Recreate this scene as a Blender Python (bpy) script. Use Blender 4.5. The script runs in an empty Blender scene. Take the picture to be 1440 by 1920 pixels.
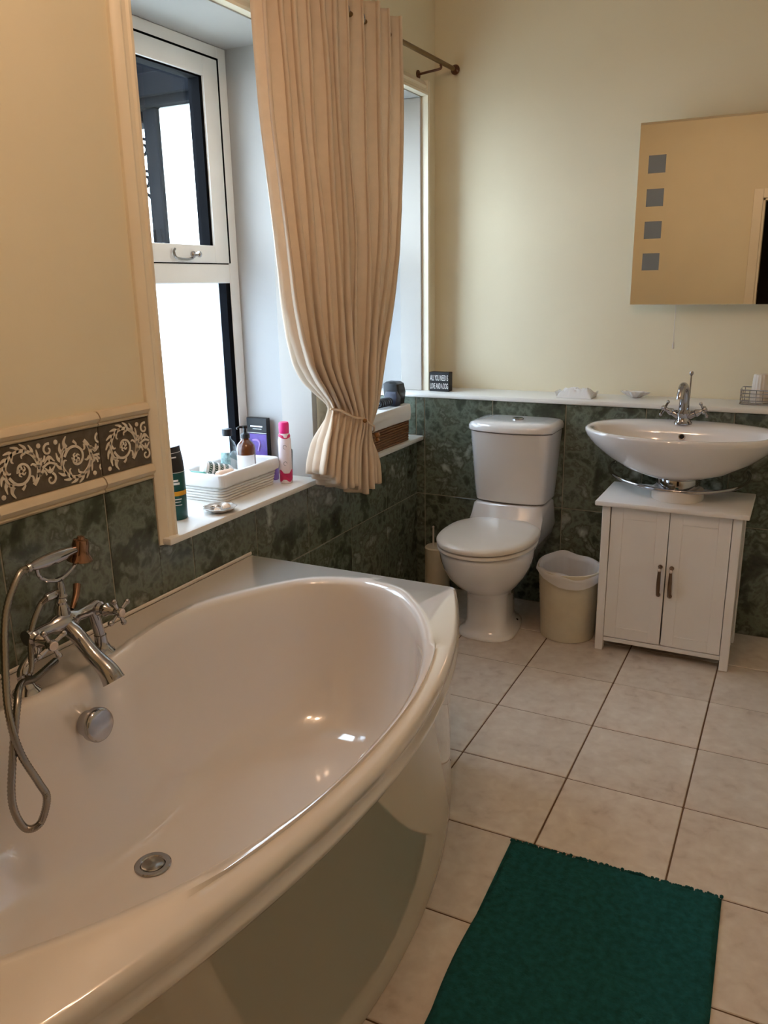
import bpy, bmesh, math, random
from mathutils import Vector, Matrix, noise
random.seed(7)
sc = bpy.context.scene
C = sc.collection
PI = math.pi

# ---------------------------------------------------------------- camera, world, exposure
YAW, PITCH, ROLL = -0.4726, 0.2730, -0.0176
CAMP = Vector((1.602, -3.4785, 1.4377))
fw = Vector((math.sin(YAW)*math.cos(PITCH), math.cos(YAW)*math.cos(PITCH), -math.sin(PITCH)))
rt = Vector((math.cos(YAW), -math.sin(YAW), 0)); up = rt.cross(fw)
rt2 = rt*math.cos(ROLL)+up*math.sin(ROLL); up2 = -rt*math.sin(ROLL)+up*math.cos(ROLL)
cd = bpy.data.cameras.new('camera'); cam = bpy.data.objects.new('camera', cd); C.objects.link(cam)
cd.sensor_fit = 'VERTICAL'; cd.sensor_height = 24.0; cd.lens = 1530.6/1920*24.0; cd.clip_start = 0.02
cam.matrix_world = Matrix(((rt2.x, up2.x, -fw.x, CAMP.x), (rt2.y, up2.y, -fw.y, CAMP.y), (rt2.z, up2.z, -fw.z, CAMP.z), (0, 0, 0, 1)))
sc.camera = cam
w = bpy.data.worlds.new('overcast_sky'); sc.world = w; w.use_nodes = True
bg = w.node_tree.nodes['Background']; bg.inputs[0].default_value = (0.77, 0.885, 1.0, 1); bg.inputs[1].default_value = 14.5
LAMP = 100.0
LAMP_COL = (1.0, 0.645, 0.415)
sc.view_settings.view_transform = 'Standard'; sc.view_settings.look = 'None'
sc.view_settings.exposure = 0.0; sc.view_settings.gamma = 1.0; sc.view_settings.use_curve_mapping = False

# ---------------------------------------------------------------- materials
def lin(c):
    return tuple(((v/255)/12.92 if v/255 <= .04045 else ((v/255+.055)/1.055)**2.4) for v in c)
MATS = {}
def mat(name, col, rough=.5, metal=0., var=.06, scale=8., bump=0., bscale=60., coat=0., spec=.5, trans=0., col2=None):
    """procedural material: noise-varied colour, optional bump"""
    if name in MATS: return MATS[name]
    m = bpy.data.materials.new(name); m.use_nodes = True; nt = m.node_tree; N = nt.nodes; L = nt.links
    b = N['Principled BSDF']
    c = lin(col) if max(col) > 1.001 else col
    tc = N.new('ShaderNodeTexCoord'); nz = N.new('ShaderNodeTexNoise'); nz.inputs['Scale'].default_value = scale; nz.inputs['Detail'].default_value = 4
    L.new(tc.outputs['Object'], nz.inputs['Vector'])
    r = N.new('ShaderNodeValToRGB'); L.new(nz.outputs['Fac'], r.inputs['Fac'])
    r.color_ramp.elements[0].position = .3; r.color_ramp.elements[1].position = .7
    c2 = tuple(lin(col2)) if col2 else tuple(min(1, v*(1+var)) for v in c)
    c1 = c if col2 else tuple(v*(1-var) for v in c)
    r.color_ramp.elements[0].color = (*c1, 1); r.color_ramp.elements[1].color = (*c2, 1)
    L.new(r.outputs['Color'], b.inputs['Base Color'])
    b.inputs['Roughness'].default_value = rough; b.inputs['Metallic'].default_value = metal
    b.inputs['Coat Weight'].default_value = coat; b.inputs['Coat Roughness'].default_value = .05
    b.inputs['Specular IOR Level'].default_value = spec
    if bump:
        n2 = N.new('ShaderNodeTexNoise'); n2.inputs['Scale'].default_value = bscale; n2.inputs['Detail'].default_value = 3
        L.new(tc.outputs['Object'], n2.inputs['Vector'])
        bp = N.new('ShaderNodeBump'); bp.inputs['Strength'].default_value = bump; bp.inputs['Distance'].default_value = .01
        L.new(n2.outputs['Fac'], bp.inputs['Height']); L.new(bp.outputs['Normal'], b.inputs['Normal'])
    if trans:
        tb = N.new('ShaderNodeBsdfTranslucent'); L.new(r.outputs['Color'], tb.inputs['Color'])
        mx = N.new('ShaderNodeMixShader'); mx.inputs[0].default_value = trans
        L.new(b.outputs[0], mx.inputs[1]); L.new(tb.outputs[0], mx.inputs[2]); L.new(mx.outputs[0], N['Material Output'].inputs['Surface'])
    MATS[name] = m
    return m

def ramp_set(r, stops):
    e = r.color_ramp.elements
    e[0].position, e[0].color = stops[0][0], (*lin(stops[0][1]), 1)
    e[1].position, e[1].color = stops[-1][0], (*lin(stops[-1][1]), 1)
    for p, c in stops[1:-1]:
        k = e.new(p); k.color = (*lin(c), 1)

def marble(name, stops, scale, rough, fine=.35, spec=.5):
    m = bpy.data.materials.new(name); m.use_nodes = True; nt = m.node_tree; N = nt.nodes; L = nt.links
    b = N['Principled BSDF']; tc = N.new('ShaderNodeTexCoord'); oi = N.new('ShaderNodeObjectInfo')
    mul = N.new('ShaderNodeMath'); mul.operation = 'MULTIPLY'; mul.inputs[1].default_value = 37.0
    L.new(oi.outputs['Random'], mul.inputs[0])
    add = N.new('ShaderNodeVectorMath'); add.operation = 'ADD'
    L.new(tc.outputs['Object'], add.inputs[0]); L.new(mul.outputs[0], add.inputs[1])
    n1 = N.new('ShaderNodeTexNoise'); n1.inputs['Scale'].default_value = scale; n1.inputs['Detail'].default_value = 5; n1.inputs['Roughness'].default_value = .6; n1.inputs['Distortion'].default_value = .35
    n2 = N.new('ShaderNodeTexNoise'); n2.inputs['Scale'].default_value = scale*3.2; n2.inputs['Detail'].default_value = 5; n2.inputs['Distortion'].default_value = .4
    L.new(add.outputs[0], n1.inputs['Vector']); L.new(add.outputs[0], n2.inputs['Vector'])
    mx = N.new('ShaderNodeMix'); mx.data_type = 'FLOAT'; mx.inputs[0].default_value = fine
    L.new(n1.outputs['Fac'], mx.inputs[2]); L.new(n2.outputs['Fac'], mx.inputs[3])
    r = N.new('ShaderNodeValToRGB'); L.new(mx.outputs[0], r.inputs['Fac']); ramp_set(r, stops)
    hv = N.new('ShaderNodeHueSaturation'); mr = N.new('ShaderNodeMapRange'); L.new(oi.outputs['Random'], mr.inputs[0]); mr.inputs[3].default_value = .93; mr.inputs[4].default_value = 1.07
    L.new(mr.outputs[0], hv.inputs['Value']); L.new(r.outputs['Color'], hv.inputs['Color'])
    L.new(hv.outputs['Color'], b.inputs['Base Color'])
    b.inputs['Roughness'].default_value = rough; b.inputs['Specular IOR Level'].default_value = spec
    bp = N.new('ShaderNodeBump'); bp.inputs['Strength'].default_value = .12; bp.inputs['Distance'].default_value = .01
    L.new(n1.outputs['Fac'], bp.inputs['Height']); L.new(bp.outputs['Normal'], b.inputs['Normal'])
    return m

M_wall = mat('cream_paint', (231, 221, 193), .75, var=.02, scale=3, bump=.03, bscale=90)
M_ceil = mat('ceiling_paint', (235, 230, 218), .8, var=.02)
M_white = mat('white_gloss_paint', (232, 230, 224), .32, var=.02, scale=5)
M_cream_trim = mat('cream_gloss_paint', (236, 226, 204), .35, var=.02, scale=5)
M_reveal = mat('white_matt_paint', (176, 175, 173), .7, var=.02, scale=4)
M_lining = mat('shaded_white_paint', (182, 176, 168), .5, var=.03, scale=4)  # white lining boards; their dimmer light is put into a greyer colour
M_upvc = mat('white_window_plastic', (232, 232, 230), .3, var=.02)
M_gasket = mat('black_window_gasket', (7, 8, 12), .9, var=.1, spec=.08)
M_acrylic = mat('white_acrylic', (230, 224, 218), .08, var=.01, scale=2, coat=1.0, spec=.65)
M_panel = mat('shaded_panel_acrylic', (186, 180, 164), .04, var=.01, scale=2, coat=1.0, spec=.7)  # white acrylic skirt, darkened so the colour carries its shade
M_ceramic = mat('white_ceramic', (230, 228, 228), .07, var=.01, scale=3, coat=1.0, spec=.65)
M_plastic = mat('white_plastic', (222, 214, 204), .3, var=.02)
M_chrome = mat('chrome', (176, 176, 180), .09, 1., var=.02)
M_chrome_hose = mat('chrome_hose', (150, 146, 140), .22, 1., var=.05)
M_copper = mat('copper_tinted_metal', (150, 116, 96), .16, 1., var=.05)
M_dark = mat('dark_recess', (18, 16, 14), .8)
M_grout = mat('wall_grout', (150, 146, 128), .85, var=.1, scale=30)
M_fgrout = mat('floor_grout', (98, 72, 50), .9, var=.15, scale=30)
M_tile = marble('green_marble_tile', [(.30, (34, 38, 32)), (.43, (70, 78, 66)), (.50, (112, 122, 108)), (.56, (78, 84, 70)), (.70, (182, 190, 178))], 7.5, .2)
M_floor = marble('beige_stone_tile', [(.2, (166, 146, 128)), (.42, (204, 190, 176)), (.6, (216, 205, 192)), (.8, (232, 224, 214))], 8, .30, .5)
M_border = marble('border_tile_ground', [(.25, (58, 50, 40)), (.5, (92, 82, 68)), (.75, (118, 108, 92))], 14, .35)
M_listello = mat('cream_listello', (216, 200, 172), .35, var=.04, scale=20)
M_scroll = mat('scroll_glaze', (222, 212, 194), .4, var=.06, scale=40)
M_curtain = mat('cream_curtain_cloth', (240, 222, 200), .9, var=.03, scale=30, bump=.1, bscale=400, trans=.2)
M_pole = mat('aged_brass', (120, 96, 58), .35, .8, var=.1)
M_finial = mat('dark_wood_finial', (92, 54, 30), .4, var=.1)
M_mat = mat('teal_chenille', (32, 84, 84), .98, var=.25, scale=60, bump=.5, bscale=220, spec=.1)
M_bin = mat('cream_bin_plastic', (208, 198, 174), .5, var=.04, scale=20)
M_bag = mat('thin_white_bag', (236, 234, 234), .35, var=.02, trans=.35)
M_wicker_w = mat('white_wicker', (226, 222, 216), .6, var=.06, scale=60)
M_wicker_b = mat('brown_wicker', (120, 82, 50), .65, var=.3, scale=70)
M_linen = mat('white_linen', (238, 236, 234), .9, var=.02, bump=.05, bscale=200, trans=.12)
M_black = mat('black_plastic', (18, 18, 22), .35, var=.1)
M_blackm = mat('black_matt', (14, 14, 17), .6, var=.1)

def simple(name, build):
    m = bpy.data.materials.new(name); m.use_nodes = True; nt = m.node_tree; nt.nodes.remove(nt.nodes['Principled BSDF']); build(nt, nt.nodes['Material Output']); return m
def _mirror(nt, out):
    g = nt.nodes.new('ShaderNodeBsdfGlossy'); g.inputs['Color'].default_value = (.86, .87, .84, 1); g.inputs['Roughness'].default_value = .0
    nt.links.new(g.outputs[0], out.inputs['Surface'])
M_mirror = simple('silvered_mirror', _mirror)
def _clear(nt, out):
    N = nt.nodes; t = N.new('ShaderNodeBsdfTransparent'); t.inputs[0].default_value = (.93, .96, .97, 1)
    g = N.new('ShaderNodeBsdfGlossy'); g.inputs['Roughness'].default_value = .02; lw = N.new('ShaderNodeLayerWeight'); lw.inputs[0].default_value = .5; pw_ = N.new('ShaderNodeMath'); pw_.operation = 'POWER'; pw_.inputs[1].default_value = 4.0
    f = N.new('ShaderNodeMath'); f.operation = 'MULTIPLY_ADD'; f.inputs[1].default_value = .7; f.inputs[2].default_value = .03; nt.links.new(lw.outputs['Facing'], pw_.inputs[0]); nt.links.new(pw_.outputs[0], f.inputs[0])
    mx = N.new('ShaderNodeMixShader'); nt.links.new(f.outputs[0], mx.inputs[0]); nt.links.new(t.outputs[0], mx.inputs[1]); nt.links.new(g.outputs[0], mx.inputs[2]); nt.links.new(mx.outputs[0], out.inputs['Surface'])
M_glass = simple('clear_window_glass', _clear)
def _frost(nt, out):
    N = nt.nodes; t = N.new('ShaderNodeBsdfTranslucent'); t.inputs[0].default_value = (.60, .63, .66, 1)
    tr = N.new('ShaderNodeBsdfTransparent'); tr.inputs[0].default_value = (.9, .95, 1, 1)
    nz = N.new('ShaderNodeTexNoise'); nz.inputs['Scale'].default_value = 90
    mr = N.new('ShaderNodeMapRange'); mr.inputs[3].default_value = .42; mr.inputs[4].default_value = .52; nt.links.new(nz.outputs['Fac'], mr.inputs[0])
    mx = N.new('ShaderNodeMixShader'); nt.links.new(mr.outputs[0], mx.inputs[0]); nt.links.new(t.outputs[0], mx.inputs[1]); nt.links.new(tr.outputs[0], mx.inputs[2]); nt.links.new(mx.outputs[0], out.inputs['Surface'])
M_frost = simple('frosted_window_glass', _frost)
def _lamp(nt, out):
    e = nt.nodes.new('ShaderNodeEmission'); e.inputs[0].default_value = (*LAMP_COL, 1); e.inputs[1].default_value = LAMP
    nt.links.new(e.outputs[0], out.inputs['Surface'])
M_lamp = simple('lit_bulb_glass', _lamp)

# ---------------------------------------------------------------- mesh helpers
class MB:
    def __init__(s): s.v = []; s.f = []
    def add(s, v, f):
        o = len(s.v); s.v += [tuple(p) for p in v]; s.f += [tuple(i+o for i in q) for q in f]; return s
    def bm(s, b):
        b.verts.index_update(); s.add([v.co[:] for v in b.verts], [[v.index for v in f.verts] for f in b.faces]); b.free(); return s
    def box(s, x0, x1, y0, y1, z0, z1, bev=0., seg=1):
        b = bmesh.new(); bmesh.ops.create_cube(b, size=1)
        for v in b.verts: v.co = Vector(((x0+x1)/2+v.co.x*(x1-x0), (y0+y1)/2+v.co.y*(y1-y0), (z0+z1)/2+v.co.z*(z1-z0)))
        if bev: bmesh.ops.bevel(b, geom=b.edges[:], offset=bev, segments=seg, affect='EDGES', profile=.5)
        return s.bm(b)
    def rings(s, R, closed=True, cap0=False, cap1=False):
        n = len(R[0]); v = [p for r in R for p in r]; f = []
        for k in range(len(R)-1):
            for i in range(n if closed else n-1):
                j = (i+1) % n; f.append((k*n+i, k*n+j, (k+1)*n+j, (k+1)*n+i))
        if cap0: f.append(tuple(reversed(range(n))))
        if cap1: f.append(tuple((len(R)-1)*n+i for i in range(n)))
        return s.add(v, f)
    def lathe(s, prof, c=(0, 0, 0), axis=(0, 0, 1), n=28, sx=1., sy=1., cap=True):
        """prof: list of (r, h) along axis"""
        A = Vector(axis).normalized(); u = A.orthogonal().normalized()
        if abs(A.z) > .99: u = Vector((1, 0, 0))
        w_ = A.cross(u); c = Vector(c); R = []
        for r, h in prof:
            R.append([c+A*h+u*(r*sx*math.cos(2*PI*i/n))+w_*(r*sy*math.sin(2*PI*i/n)) for i in range(n)])
        return s.rings(R, True, cap, cap)
    def tube(s, pts, r, n=10, cyc=False, cap=True, sub=0):
        P = [Vector(p) for p in pts]
        if sub: P = spline(P, sub, cyc)
        rr = r if isinstance(r, (list, tuple)) else None
        m = len(P); R = []; pu = None
        for i, p in enumerate(P):
            a = P[(i-1) % m] if (cyc or i > 0) else p; b = P[(i+1) % m] if (cyc or i < m-1) else p
            t = (b-a).normalized()
            if pu is None: u = t.orthogonal().normalized()
            else:
                u = pu-t*pu.dot(t); u = u.normalized() if u.length > 1e-6 else t.orthogonal().normalized()
            pu = u; w_ = t.cross(u)
            q = r if rr is None else lerp_list(rr, i/(m-1))
            R.append([p+u*(q*math.cos(2*PI*k/n))+w_*(q*math.sin(2*PI*k/n)) for k in range(n)])
        if cyc: R.append(R[0]); return s.rings(R)
        return s.rings(R, True, cap, cap)
    def sphere(s, c, r, n=12, sc=(1, 1, 1)):
        b = bmesh.new(); bmesh.ops.create_uvsphere(b, u_segments=n, v_segments=max(6, n*2//3), radius=1)
        for v in b.verts: v.co = Vector((c[0]+v.co.x*r*sc[0], c[1]+v.co.y*r*sc[1], c[2]+v.co.z*r*sc[2]))
        return s.bm(b)
def lerp_list(a, t):
    x = t*(len(a)-1); i = min(int(x), len(a)-2); return a[i]+(a[i+1]-a[i])*(x-i)
def spline(P, sub, cyc=False):
    n = len(P); out = []
    for i in range(n if cyc else n-1):
        if cyc: a, b, c, d = P[(i-1) % n], P[i], P[(i+1) % n], P[(i+2) % n]
        else: a, b, c, d = P[max(i-1, 0)], P[i], P[i+1], P[min(i+2, n-1)]
        for k in range(sub):
            t = k/sub
            out.append(.5*((2*b)+(c-a)*t+(2*a-5*b+4*c-d)*t*t+(-a+3*b-3*c+d)*t**3))
    if not cyc: out.append(P[-1])
    return out

ORG = {}
def finish(me, m, smooth):
    me.validate()
    if smooth:
        me.shade_smooth()
        if smooth < 180: me.set_sharp_from_angle(angle=math.radians(smooth))
    if m: me.materials.append(m)
def obj(name, mb, m, parent=None, smooth=35, loc=None):
    """one mesh object; verts are given in world coordinates"""
    base = ORG[parent.name] if parent else (Vector(loc) if loc else Vector((0, 0, 0)))
    me = bpy.data.meshes.new(name)
    me.from_pydata([(v[0]-base.x, v[1]-base.y, v[2]-base.z) for v in mb.v], [], mb.f)
    b = bmesh.new(); b.from_mesh(me); bmesh.ops.recalc_face_normals(b, faces=b.faces[:]); b.to_mesh(me); b.free()
    finish(me, m, smooth)
    o = bpy.data.objects.new(name, me); C.objects.link(o)
    if parent: o.parent = parent
    else: o.location = base
    ORG[o.name] = base
    return o
def tag(o, label, cat, group=None):
    o['label'] = label; o['category'] = cat
    if group: o['group'] = group
    return o
def thing(name, label, cat, loc, group=None):
    o = bpy.data.objects.new(name, None); C.objects.link(o); o.location = loc; o.empty_display_size = .05
    ORG[o.name] = Vector(loc); return tag(o, label, cat, group)
def struct(name, mb, m, label=None, parent=None, smooth=35):
    o = obj(name, mb, m, parent, smooth)
    if not parent:
        o['kind'] = 'structure'
        if label: o['label'] = label
    return o
TMESH = {}
def piece(name, dims, center, m, parent, bev=.0015):
    """small box piece sharing mesh data with alike pieces"""
    key = (tuple(round(d, 4) for d in dims), m.name, bev)
    if key not in TMESH:
        mb = MB().box(-dims[0]/2, dims[0]/2, -dims[1]/2, dims[1]/2, -dims[2]/2, dims[2]/2, bev)
        me = bpy.data.meshes.new(name); me.from_pydata(mb.v, [], mb.f)
        b = bmesh.new(); b.from_mesh(me); bmesh.ops.recalc_face_normals(b, faces=b.faces[:]); b.to_mesh(me); b.free()
        finish(me, m, 0); TMESH[key] = me
    o = bpy.data.objects.new(name, TMESH[key]); C.objects.link(o); o.parent = parent; o.location = Vector(center)-ORG[parent.name]
    ORG[o.name] = Vector(center)
    return o

# ---------------------------------------------------------------- room shell
XR, YF, YB, ZC = 2.55, -4.0, 0.23, 2.70         # right wall, rear wall, back wall, ceiling
W1 = (-1.725, -0.942); W2 = (-0.70, 0.083); ZS0, ZS, ZH = 0.7237, 0.745, 2.218
fl = struct('floor', MB().box(-.32, XR+.1, YF-1.4, YB+.12, -.12, -.0025), M_fgrout, 'beige stone tiled bathroom floor')
s = .333; g = .0045; tx, ty = .7696, -.6625
for i in range(-3, 7):
    for j in range(-3, 12):
        x0, x1 = tx+i*s, tx+(i+1)*s; y1, y0 = ty-j*s, ty-(j+1)*s
        x0, x1, y0, y1 = max(x0, 0), min(x1, XR), max(y0, YF), min(y1, 0)
        if x1-x0 < .03 or y1-y0 < .03: continue
        piece('tile', (x1-x0-g, y1-y0-g, .012), ((x0+x1)/2, (y0+y1)/2, -.006+random.uniform(-.0004, .0004)), M_floor, fl, .0018)

wl = MB()
wl.box(-.30, 0, YF, W1[0], 0, ZC)
wl.box(-.30, 0, W1[0], 0, 0, ZS0)
wl.box(-.30, 0, W1[1], W2[0], ZS0, ZH)
wl.box(-.30, 0, W1[0], W2[1], ZH, ZC)
wl.box(-.30, 0, W2[1], YB, .925, ZC)
wall_left = struct('wall_left', wl, M_wall, 'cream painted window wall above green marble tiles', smooth=0)
# white plastered reveals (thin skins inside both openings)
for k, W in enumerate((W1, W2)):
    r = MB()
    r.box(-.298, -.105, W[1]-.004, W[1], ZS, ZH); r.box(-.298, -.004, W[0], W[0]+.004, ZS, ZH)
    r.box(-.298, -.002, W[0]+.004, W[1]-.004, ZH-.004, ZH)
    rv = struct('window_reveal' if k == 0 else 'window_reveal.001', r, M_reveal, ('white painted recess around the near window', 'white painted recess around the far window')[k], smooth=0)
wb = struct('wall_back', MB().box(-.30, XR+.1, YB, YB+.12, .925, ZC), M_wall, 'cream painted back wall behind basin and toilet', smooth=0)
wlow = struct('wall_back_ledge', MB().box(-.30, XR, -.0012, YB+.12, 0, .925), M_grout, 'half-height boxed-in ledge faced with green tiles', smooth=0)
struct('wall_right', MB().box(XR, XR+.1, YF, YB+.12, 0, ZC), M_wall, 'cream painted right-hand wall', smooth=0)
DX0, DX1, DZ = 1.17, 1.98, 2.06
rw = MB(); rw.box(-.3, DX0, YF-.12, YF, 0, ZC); rw.box(DX1, XR+.1, YF-.12, YF, 0, ZC); rw.box(DX0, DX1, YF-.12, YF, DZ, ZC)
struct('wall_rear', rw, M_wall, 'cream wall with the doorway, seen in the mirror', smooth=0)
struct('ceiling', MB().box(-.32, XR+.1, YF-.12, YB+.12, ZC, ZC+.1), M_ceil, 'plain white ceiling', smooth=0)
# doorway: casing and dim hall beyond
dc = MB()
dc.box(DX0-.075, DX0, YF, YF+.02, 0, DZ+.075, .004); dc.box(DX1, DX1+.075, YF, YF+.02, 0, DZ+.075, .004); dc.box(DX0, DX1, YF, YF+.02, DZ, DZ+.075, .004)
dc.box(DX0-.012, DX0+.018, YF-.12, YF+.004, 0, DZ, .002); dc.box(DX1-.018, DX1+.012, YF-.12, YF+.004, 0, DZ, .002); dc.box(DX0, DX1, YF-.12, YF+.004, DZ-.018, DZ+.012, .002)
dr = struct('door_1', dc, M_cream_trim, 'cream door casing around dark hallway, reflected in mirror')
obj('strike_plate', MB().box(DX0+.018, DX0+.0205, YF-.07, YF-.04, 1.33, 1.39, .0008), M_finial, dr)
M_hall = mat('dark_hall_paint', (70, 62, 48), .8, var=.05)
hl = MB(); hl.box(.6, 2.6, YF-1.5, YF-1.4, 0, ZC); hl.box(.5, .6, YF-1.5, YF-.12, 0, ZC); hl.box(2.6, 2.7, YF-1.5, YF-.12, 0, ZC); hl.box(.5, 2.7, YF-1.5, YF-.12, ZC-.05, ZC)
struct('wall_hall', hl, M_hall, 'dim hallway walls beyond the bathroom door', smooth=0)

# ledge tiles (back)
TZ = .462
xs = [-.26, .004, .048, .381, .714, 1.048, 1.385, 1.72, 2.054, 2.388, XR]
for a, b in zip(xs[:-1], xs[1:]):
    for z0, z1 in ((0, TZ), (TZ, .925)):
        if b < .01: z0 = max(z0, ZS)
        if z1-z0 < .05: continue
        piece('tile', (b-a-.0045, .010, z1-z0-.0045), ((a+b)/2, .001, (z0+z1)/2), M_tile, wlow, .0012)
# left wall tiles
gb = MB(); gb.box(.0002, .0055, YF, W1[0]-.056, 0, 1.13); gb.box(.0002, .0055, W1[0]-.056, -.0065, 0, ZS0-.001)
obj('grout', gb, M_grout, wall_left, 0)
ys = [-.004-.327*k for k in range(0, 13)]
for k in range(len(ys)-1):
    y1, y0 = ys[k], max(ys[k+1], YF)
    if y1-y0 < .02: continue
    for z0, z1 in ((0, TZ), (TZ, .9226)):
        if z1 > .9:
            # cut around the sill/architrave
            if y0 >= W1[0]-.06: z1 = ZS0-.002
            elif y1 > W1[0]-.06:
                piece('tile', (.012, y1-(W1[0]-.06)-.0045, ZS0-.002-TZ-.0045), (.002, (y1+W1[0]-.06)/2, (TZ+ZS0-.002)/2), M_tile, wall_left, .0012)
                y1 = W1[0]-.056
        piece('tile', (.012, y1-y0-.0045, z1-z0-.0045), (.002, (y0+y1)/2, (z0+z1)/2), M_tile, wall_left, .0012)
    y1, y0 = ys[k], max(ys[k+1], YF)
    if y0 < W1[0]-.07:
        y1 = min(y1, W1[0]-.056)
        # lower and upper listello with rounded profile, patterned tile between
        for z0, z1 in ((.9226, .967), (1.098, 1.137)):
            h = z1-z0; prof = [(.0, 0), (.012, 0), (.016, h*.12), (.012, h*.22), (.019, h*.34), (.024, h*.55), (.020, h*.8), (.013, h*.97), (0, h)]
            mb = MB(); mb.rings([[(p[0], yy, z0+.001+p[1]*.96) for p in prof] for yy in (y0+.0022, y1-.0022)], True, True, True)
            obj('listello', mb, M_listello, wall_left, 25)
        bt = piece('border_tile', (.012, y1-y0-.0045, 1.098-.967-.003), (.004, (y0+y1)/2, (1.098+.967)/2), M_border, wall_left, .001)
        # scroll relief
        mb = MB(); X = .0105
        def stroke(pts, r0, r1=None):
            r1 = r0 if r1 is None else r1
            P = spline([Vector((X, a, b)) for a, b in pts], 5)
            n_ = len(P); L_ = []; R_ = []
            for i_, p_ in enumerate(P):
                a_ = P[max(i_-1, 0)]; b_ = P[min(i_+1, n_-1)]; t_ = (b_-a_).normalized(); nn = Vector((0, -t_.z, t_.y))
                q_ = r0+(r1-r0)*i_/(n_-1); L_.append(p_+nn*q_); R_.append(p_-nn*q_)
            q = [(a_, a_+Vector((.0016, 0, 0)), b_+Vector((.0016, 0, 0)), b_) for a_, b_ in zip(L_, R_)]
            if any(min(p[0].y, p[3].y) < y0+.003 or max(p[0].y, p[3].y) > y1-.003 for p in q):
                q = [p for p in q if min(p[0].y, p[3].y) >= y0+.003 and max(p[0].y, p[3].y) <= y1-.003]
            if len(q) > 1: mb.rings([list(p) for p in q], True, True, True)
        zc = 1.032
        yfull = ys[k]
        for c in range(2):
            yc = yfull-.245+.163*c; sg = 1 if c == 0 else -1
            def P2(r, a): return (yc+r*math.cos(a), zc+sg*r*math.sin(a))
            stroke([P2(.050-.0004*i, -.9+i*.36) for i in range(15)], .0050, .0036)      # main ring
            stroke([P2(.036-.0032*i, 3.4+i*.7) for i in range(10)], .0034, .0024)       # inner spiral
            for i in range(12):                                                        # acanthus leaves around the ring
                a = -.4+i*.40; stroke([P2(.046, a), P2(.056, a+.10), P2(.0635, a+.33)], .0066, .001)
            for i in range(7):                                                         # buds inside
                a = 1.2+i*.86; stroke([P2(.044, a), P2(.036, a+.22), P2(.029, a+.20)], .0036, .0012)
            for i in range(5):
                a = i*1.26; stroke([P2(.004, a), P2(.011, a+.3), P2(.013, a+.9)], .0030, .001)
            # linking stems with small curls above and below
            for s2 in (1, -1):
                cy_, cz_ = yc+.0815, zc+s2*.036
                stroke([(cy_+(.0155-.0012*i)*math.cos(1.2*s2+i*.62), cz_+(.0155-.0012*i)*math.sin(1.2*s2+i*.62)*s2) for i in range(11)], .0030, .0018)
                stroke([(yc+.050, zc+s2*.020), (yc+.064, zc+s2*.012), (yc+.070, zc+s2*.024)], .0040, .002)
                for i in range(3): stroke([(cy_-.004+.004*i, cz_-s2*.018), (cy_-.012+.012*i, cz_-s2*.027), (cy_-.016+.016*i, cz_-s2*.031)], .0030, .0008)
            stroke([(yc+.060, zc-.004), (yc+.0815, zc+.004*sg), (yc+.103, zc-.004)], .0028, .0028)
            for (dy, dz) in ((.056, .050), (-.056, -.050), (.0815, .016), (.0815, -.016)):
                yy, zz = yc+dy, zc+sg*dz
                if y0+.01 < yy < y1-.01: mb.lathe([(.0062, 0), (.0062, .0012), (.004, .0022)], (X, yy, zz), (1, 0, 0), 10)
        obj('scroll_relief', mb, M_scroll, bt, 0)

# ledge top shelf and window sill
struct('trim_1', MB().box(-.255, XR, -.018, YB, .925, .945, .005, 2), M_white, 'long white ledge top running behind toilet and basin')
sl = MB().box(-.262, .045, W1[0]-.05, -.0065, ZS0, ZS, .006, 2)
struct('trim_2', sl, M_white, 'deep white window sill holding toiletries')
# architraves and pier linings
def arch(name, y0, y1, z0, z1, label, horiz=False, flip=False):
    """moulded casing: profile across width, sits on wall_left face"""
    wd = (z1-z0) if horiz else (y1-y0)
    prof = [(0, 0), (.030, 0), (.030, wd*.16), (.024, wd*.26), (.022, wd*.45), (.026, wd*.62), (.020, wd*.8), (.014, wd*.95), (.010, wd), (0, wd)]
    mb = MB()
    if horiz: R = [[(p[0], yy, z0+p[1]) for p in prof] for yy in (y0, y1)]
    else: R = [[(p[0], (y1-p[1]) if not flip else (y0+p[1]), zz) for p in prof] for zz in (z0, z1)]
    mb.rings(R, True, True, True)
    return struct(name, mb, M_cream_trim, label, smooth=25)
arch('trim_3', W1[0]-.055, W1[0], ZS0, ZH+.06, 'cream window casing beside the scroll border tiles')
arch('trim_4', W1[0], W2[1], ZH, ZH+.06, 'cream casing across the window heads', True)
arch('trim_5', W2[1], W2[1]+.05, .9455, ZH+.06, 'white casing between far window and back wall', flip=True)
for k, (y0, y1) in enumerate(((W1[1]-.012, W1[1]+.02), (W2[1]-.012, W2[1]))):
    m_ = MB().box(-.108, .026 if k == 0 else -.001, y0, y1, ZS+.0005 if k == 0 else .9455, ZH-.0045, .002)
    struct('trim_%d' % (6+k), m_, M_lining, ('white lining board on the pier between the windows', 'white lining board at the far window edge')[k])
struct('trim_8', MB().box(.0005, .028, W1[1]+.0205, W2[0]-.004, ZS+.0005, ZH-.0005, .002), M_cream_trim, 'cream face board of the pier behind the curtain')

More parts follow.
